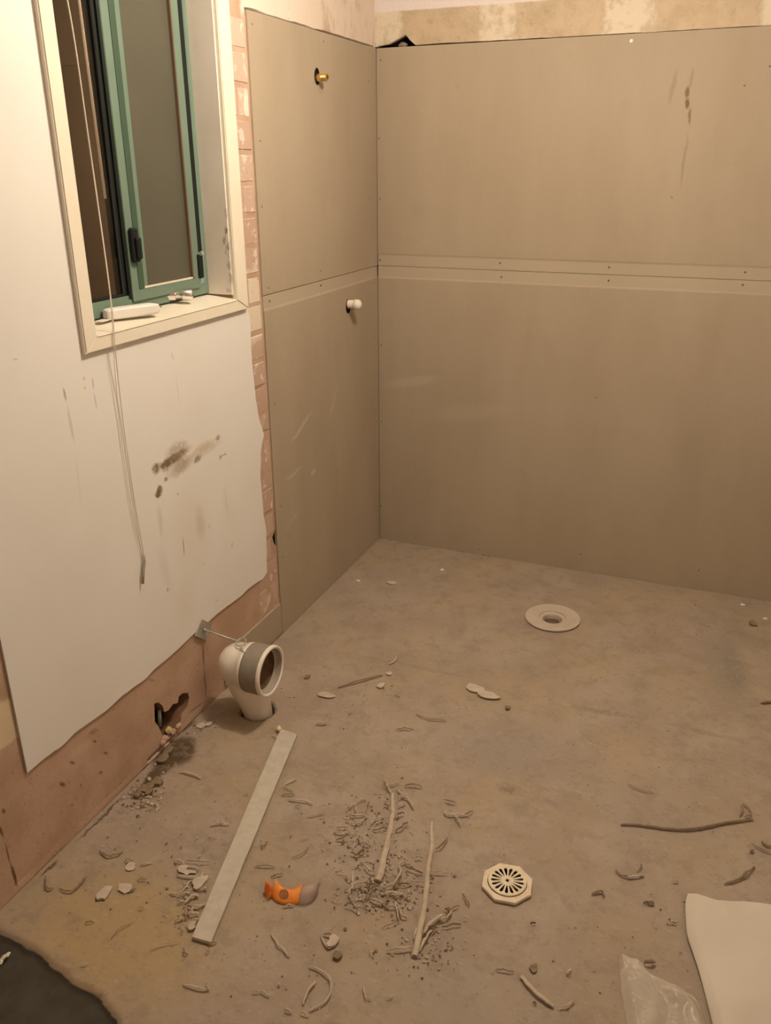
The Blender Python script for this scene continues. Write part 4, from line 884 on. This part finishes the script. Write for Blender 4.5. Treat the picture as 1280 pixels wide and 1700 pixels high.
# top edge runs right; the left edge runs towards the camera
ta, tb = FL(1150, 1492), FL(1400, 1512)
def zf1(u, v, s):
    e_ = min(1, u * 9) ; f = .004 + .010 * e_ * (1 - .2 * u)
    f += .009 * (1 - abs(math.sin(s.x * 17 + s.y * 9 + 1.0 + noise.noise((s.x*5, s.y*5, 3))))) * e_ + .007 * (1 - abs(math.sin(s.x * 9 - s.y * 14 + .4))) * e_ + .003 * noise.noise((s.x * 14, s.y * 14, 2)) * e_
    return max(.004, f + .010 * (1 - abs(2*v - .9)) * (1 if u < .06 else 1) * .5)
left = [(1141,1486),(1137,1500),(1137,1530),(1140,1560),(1150,1590),(1160,1620),(1172,1665),(1183,1710),(1200,1780)]
tr_ = [FL(*p) for p in [(1141,1486),(1165,1496),(1190,1507),(1210,1508),(1240,1507),(1290,1513),(1420,1540)]]
def sheet2():
    Lp = smooth_path([FL(*p) for p in left], 60); Tp = smooth_path(tr_, 60); b = bmesh.new(); rows = []
    for j in range(61):
        row = []
        for i in range(61):
            s = Lp[j] + (Tp[i] - Tp[0]); s.z = zf1(i / 60, j / 60, s); row.append(b.verts.new(s))
        rows.append(row)
    for a, c_ in zip(rows, rows[1:]):
        for i in range(60): b.faces.new((a[i], c_[i], c_[i+1], a[i+1]))
    if sum(f.normal.z for f in b.faces) < 0: bmesh.ops.reverse_faces(b, faces=b.faces)
    b.normal_update(); bmesh.ops.solidify(b, geom=b.faces[:], thickness=.002)
    return obj('drop_sheet', b, M_cloth, None, 'creased white sheet covering the floor at the bottom right', 'sheet', smooth=True)
sheet2()
def filmz(u, v, s):
    e_ = min(1, u * 8, (1 - u) * 8 + .1); return .002 + e_ * (.004 + .016 * abs(noise.noise((s.x * 26, s.y * 14, 1))) + .010 * abs(math.sin(s.x * 48 + s.y * 22 + 3 * noise.noise((s.x*9, s.y*9, 4)))) + .004 * abs(noise.noise((s.x * 60, s.y * 60, 1))))
fr_px = [(1060,1604),(1110,1640),(1150,1655),(1172,1700),(1185,1780)]; FR = smooth_path([FL(*p) for p in fr_px], 60)
sheet('plastic_film', [(1026,1592),(1028,1620),(1031,1650),(1038,1690),(1060,1780)], lambda v: FR[min(60, int(v * 60))], filmz, M_film, 'crinkled clear plastic film left of the white sheet', 'plastic film', 44, 60, .0006)

# ---------------- labels that say which shaving ----------------
ANC = {'shavings around the thick strip': ('the thick sealant strip', 639, 1370), 'shavings below the thick strip': ('the foot of the thick sealant strip', 627, 1466),
       'shavings at the foot of the thin strip': ('the foot of the thin forked strip', 692, 1588), 'shavings right of the thin strip': ('the long thin strip', 712, 1450),
       'shavings left of the cement strip': ('the round flake', 332, 1467), 'shavings by the left wall': ('the broken wall hole', 285, 1200),
       'shavings right of the cement strip': ('the orange wrapper', 465, 1488), 'bent shavings near the bottom edge': ('the lower end of the cement strip', 335, 1562),
       'shavings below the orange wrapper': ('the orange wrapper', 465, 1488), 'shavings between grate and sheet': ('the octagonal grate', 842, 1470), 'shavings on mid floor': ('the two pale flakes', 798, 1150)}
DIRS = ['right of', 'lower right of', 'below', 'lower left of', 'left of', 'upper left of', 'above', 'upper right of']
buck = {}
for o, x, y, L, st_, tone in LAB:
    nm, ax, ay = ANC[o['group']]; k = int(((math.degrees(math.atan2(y - ay, x - ax)) + 22.5) % 360) // 45)
    size = 'short' if L < .022 else 'long' if L > .05 else 'medium'; sh_ = 'straight' if st_ > .97 else 'bent' if st_ > .85 else 'curled'
    buck.setdefault((tone, size, sh_, k, nm), []).append((math.hypot(x - ax, y - ay), o))
ORD = ['nearest', 'second nearest', 'third nearest', 'fourth nearest', 'fifth nearest', 'sixth nearest', 'seventh nearest', 'eighth nearest']
for (tone, size, sh_, k, nm), L_ in buck.items():
    L_.sort(key=lambda q: q[0])
    for i, (d_2, o) in enumerate(L_):
        o['label'] = f"{size} {sh_} {tone} shaving {DIRS[k]} {nm}" + ('' if len(L_) == 1 else ', ' + ORD[i])
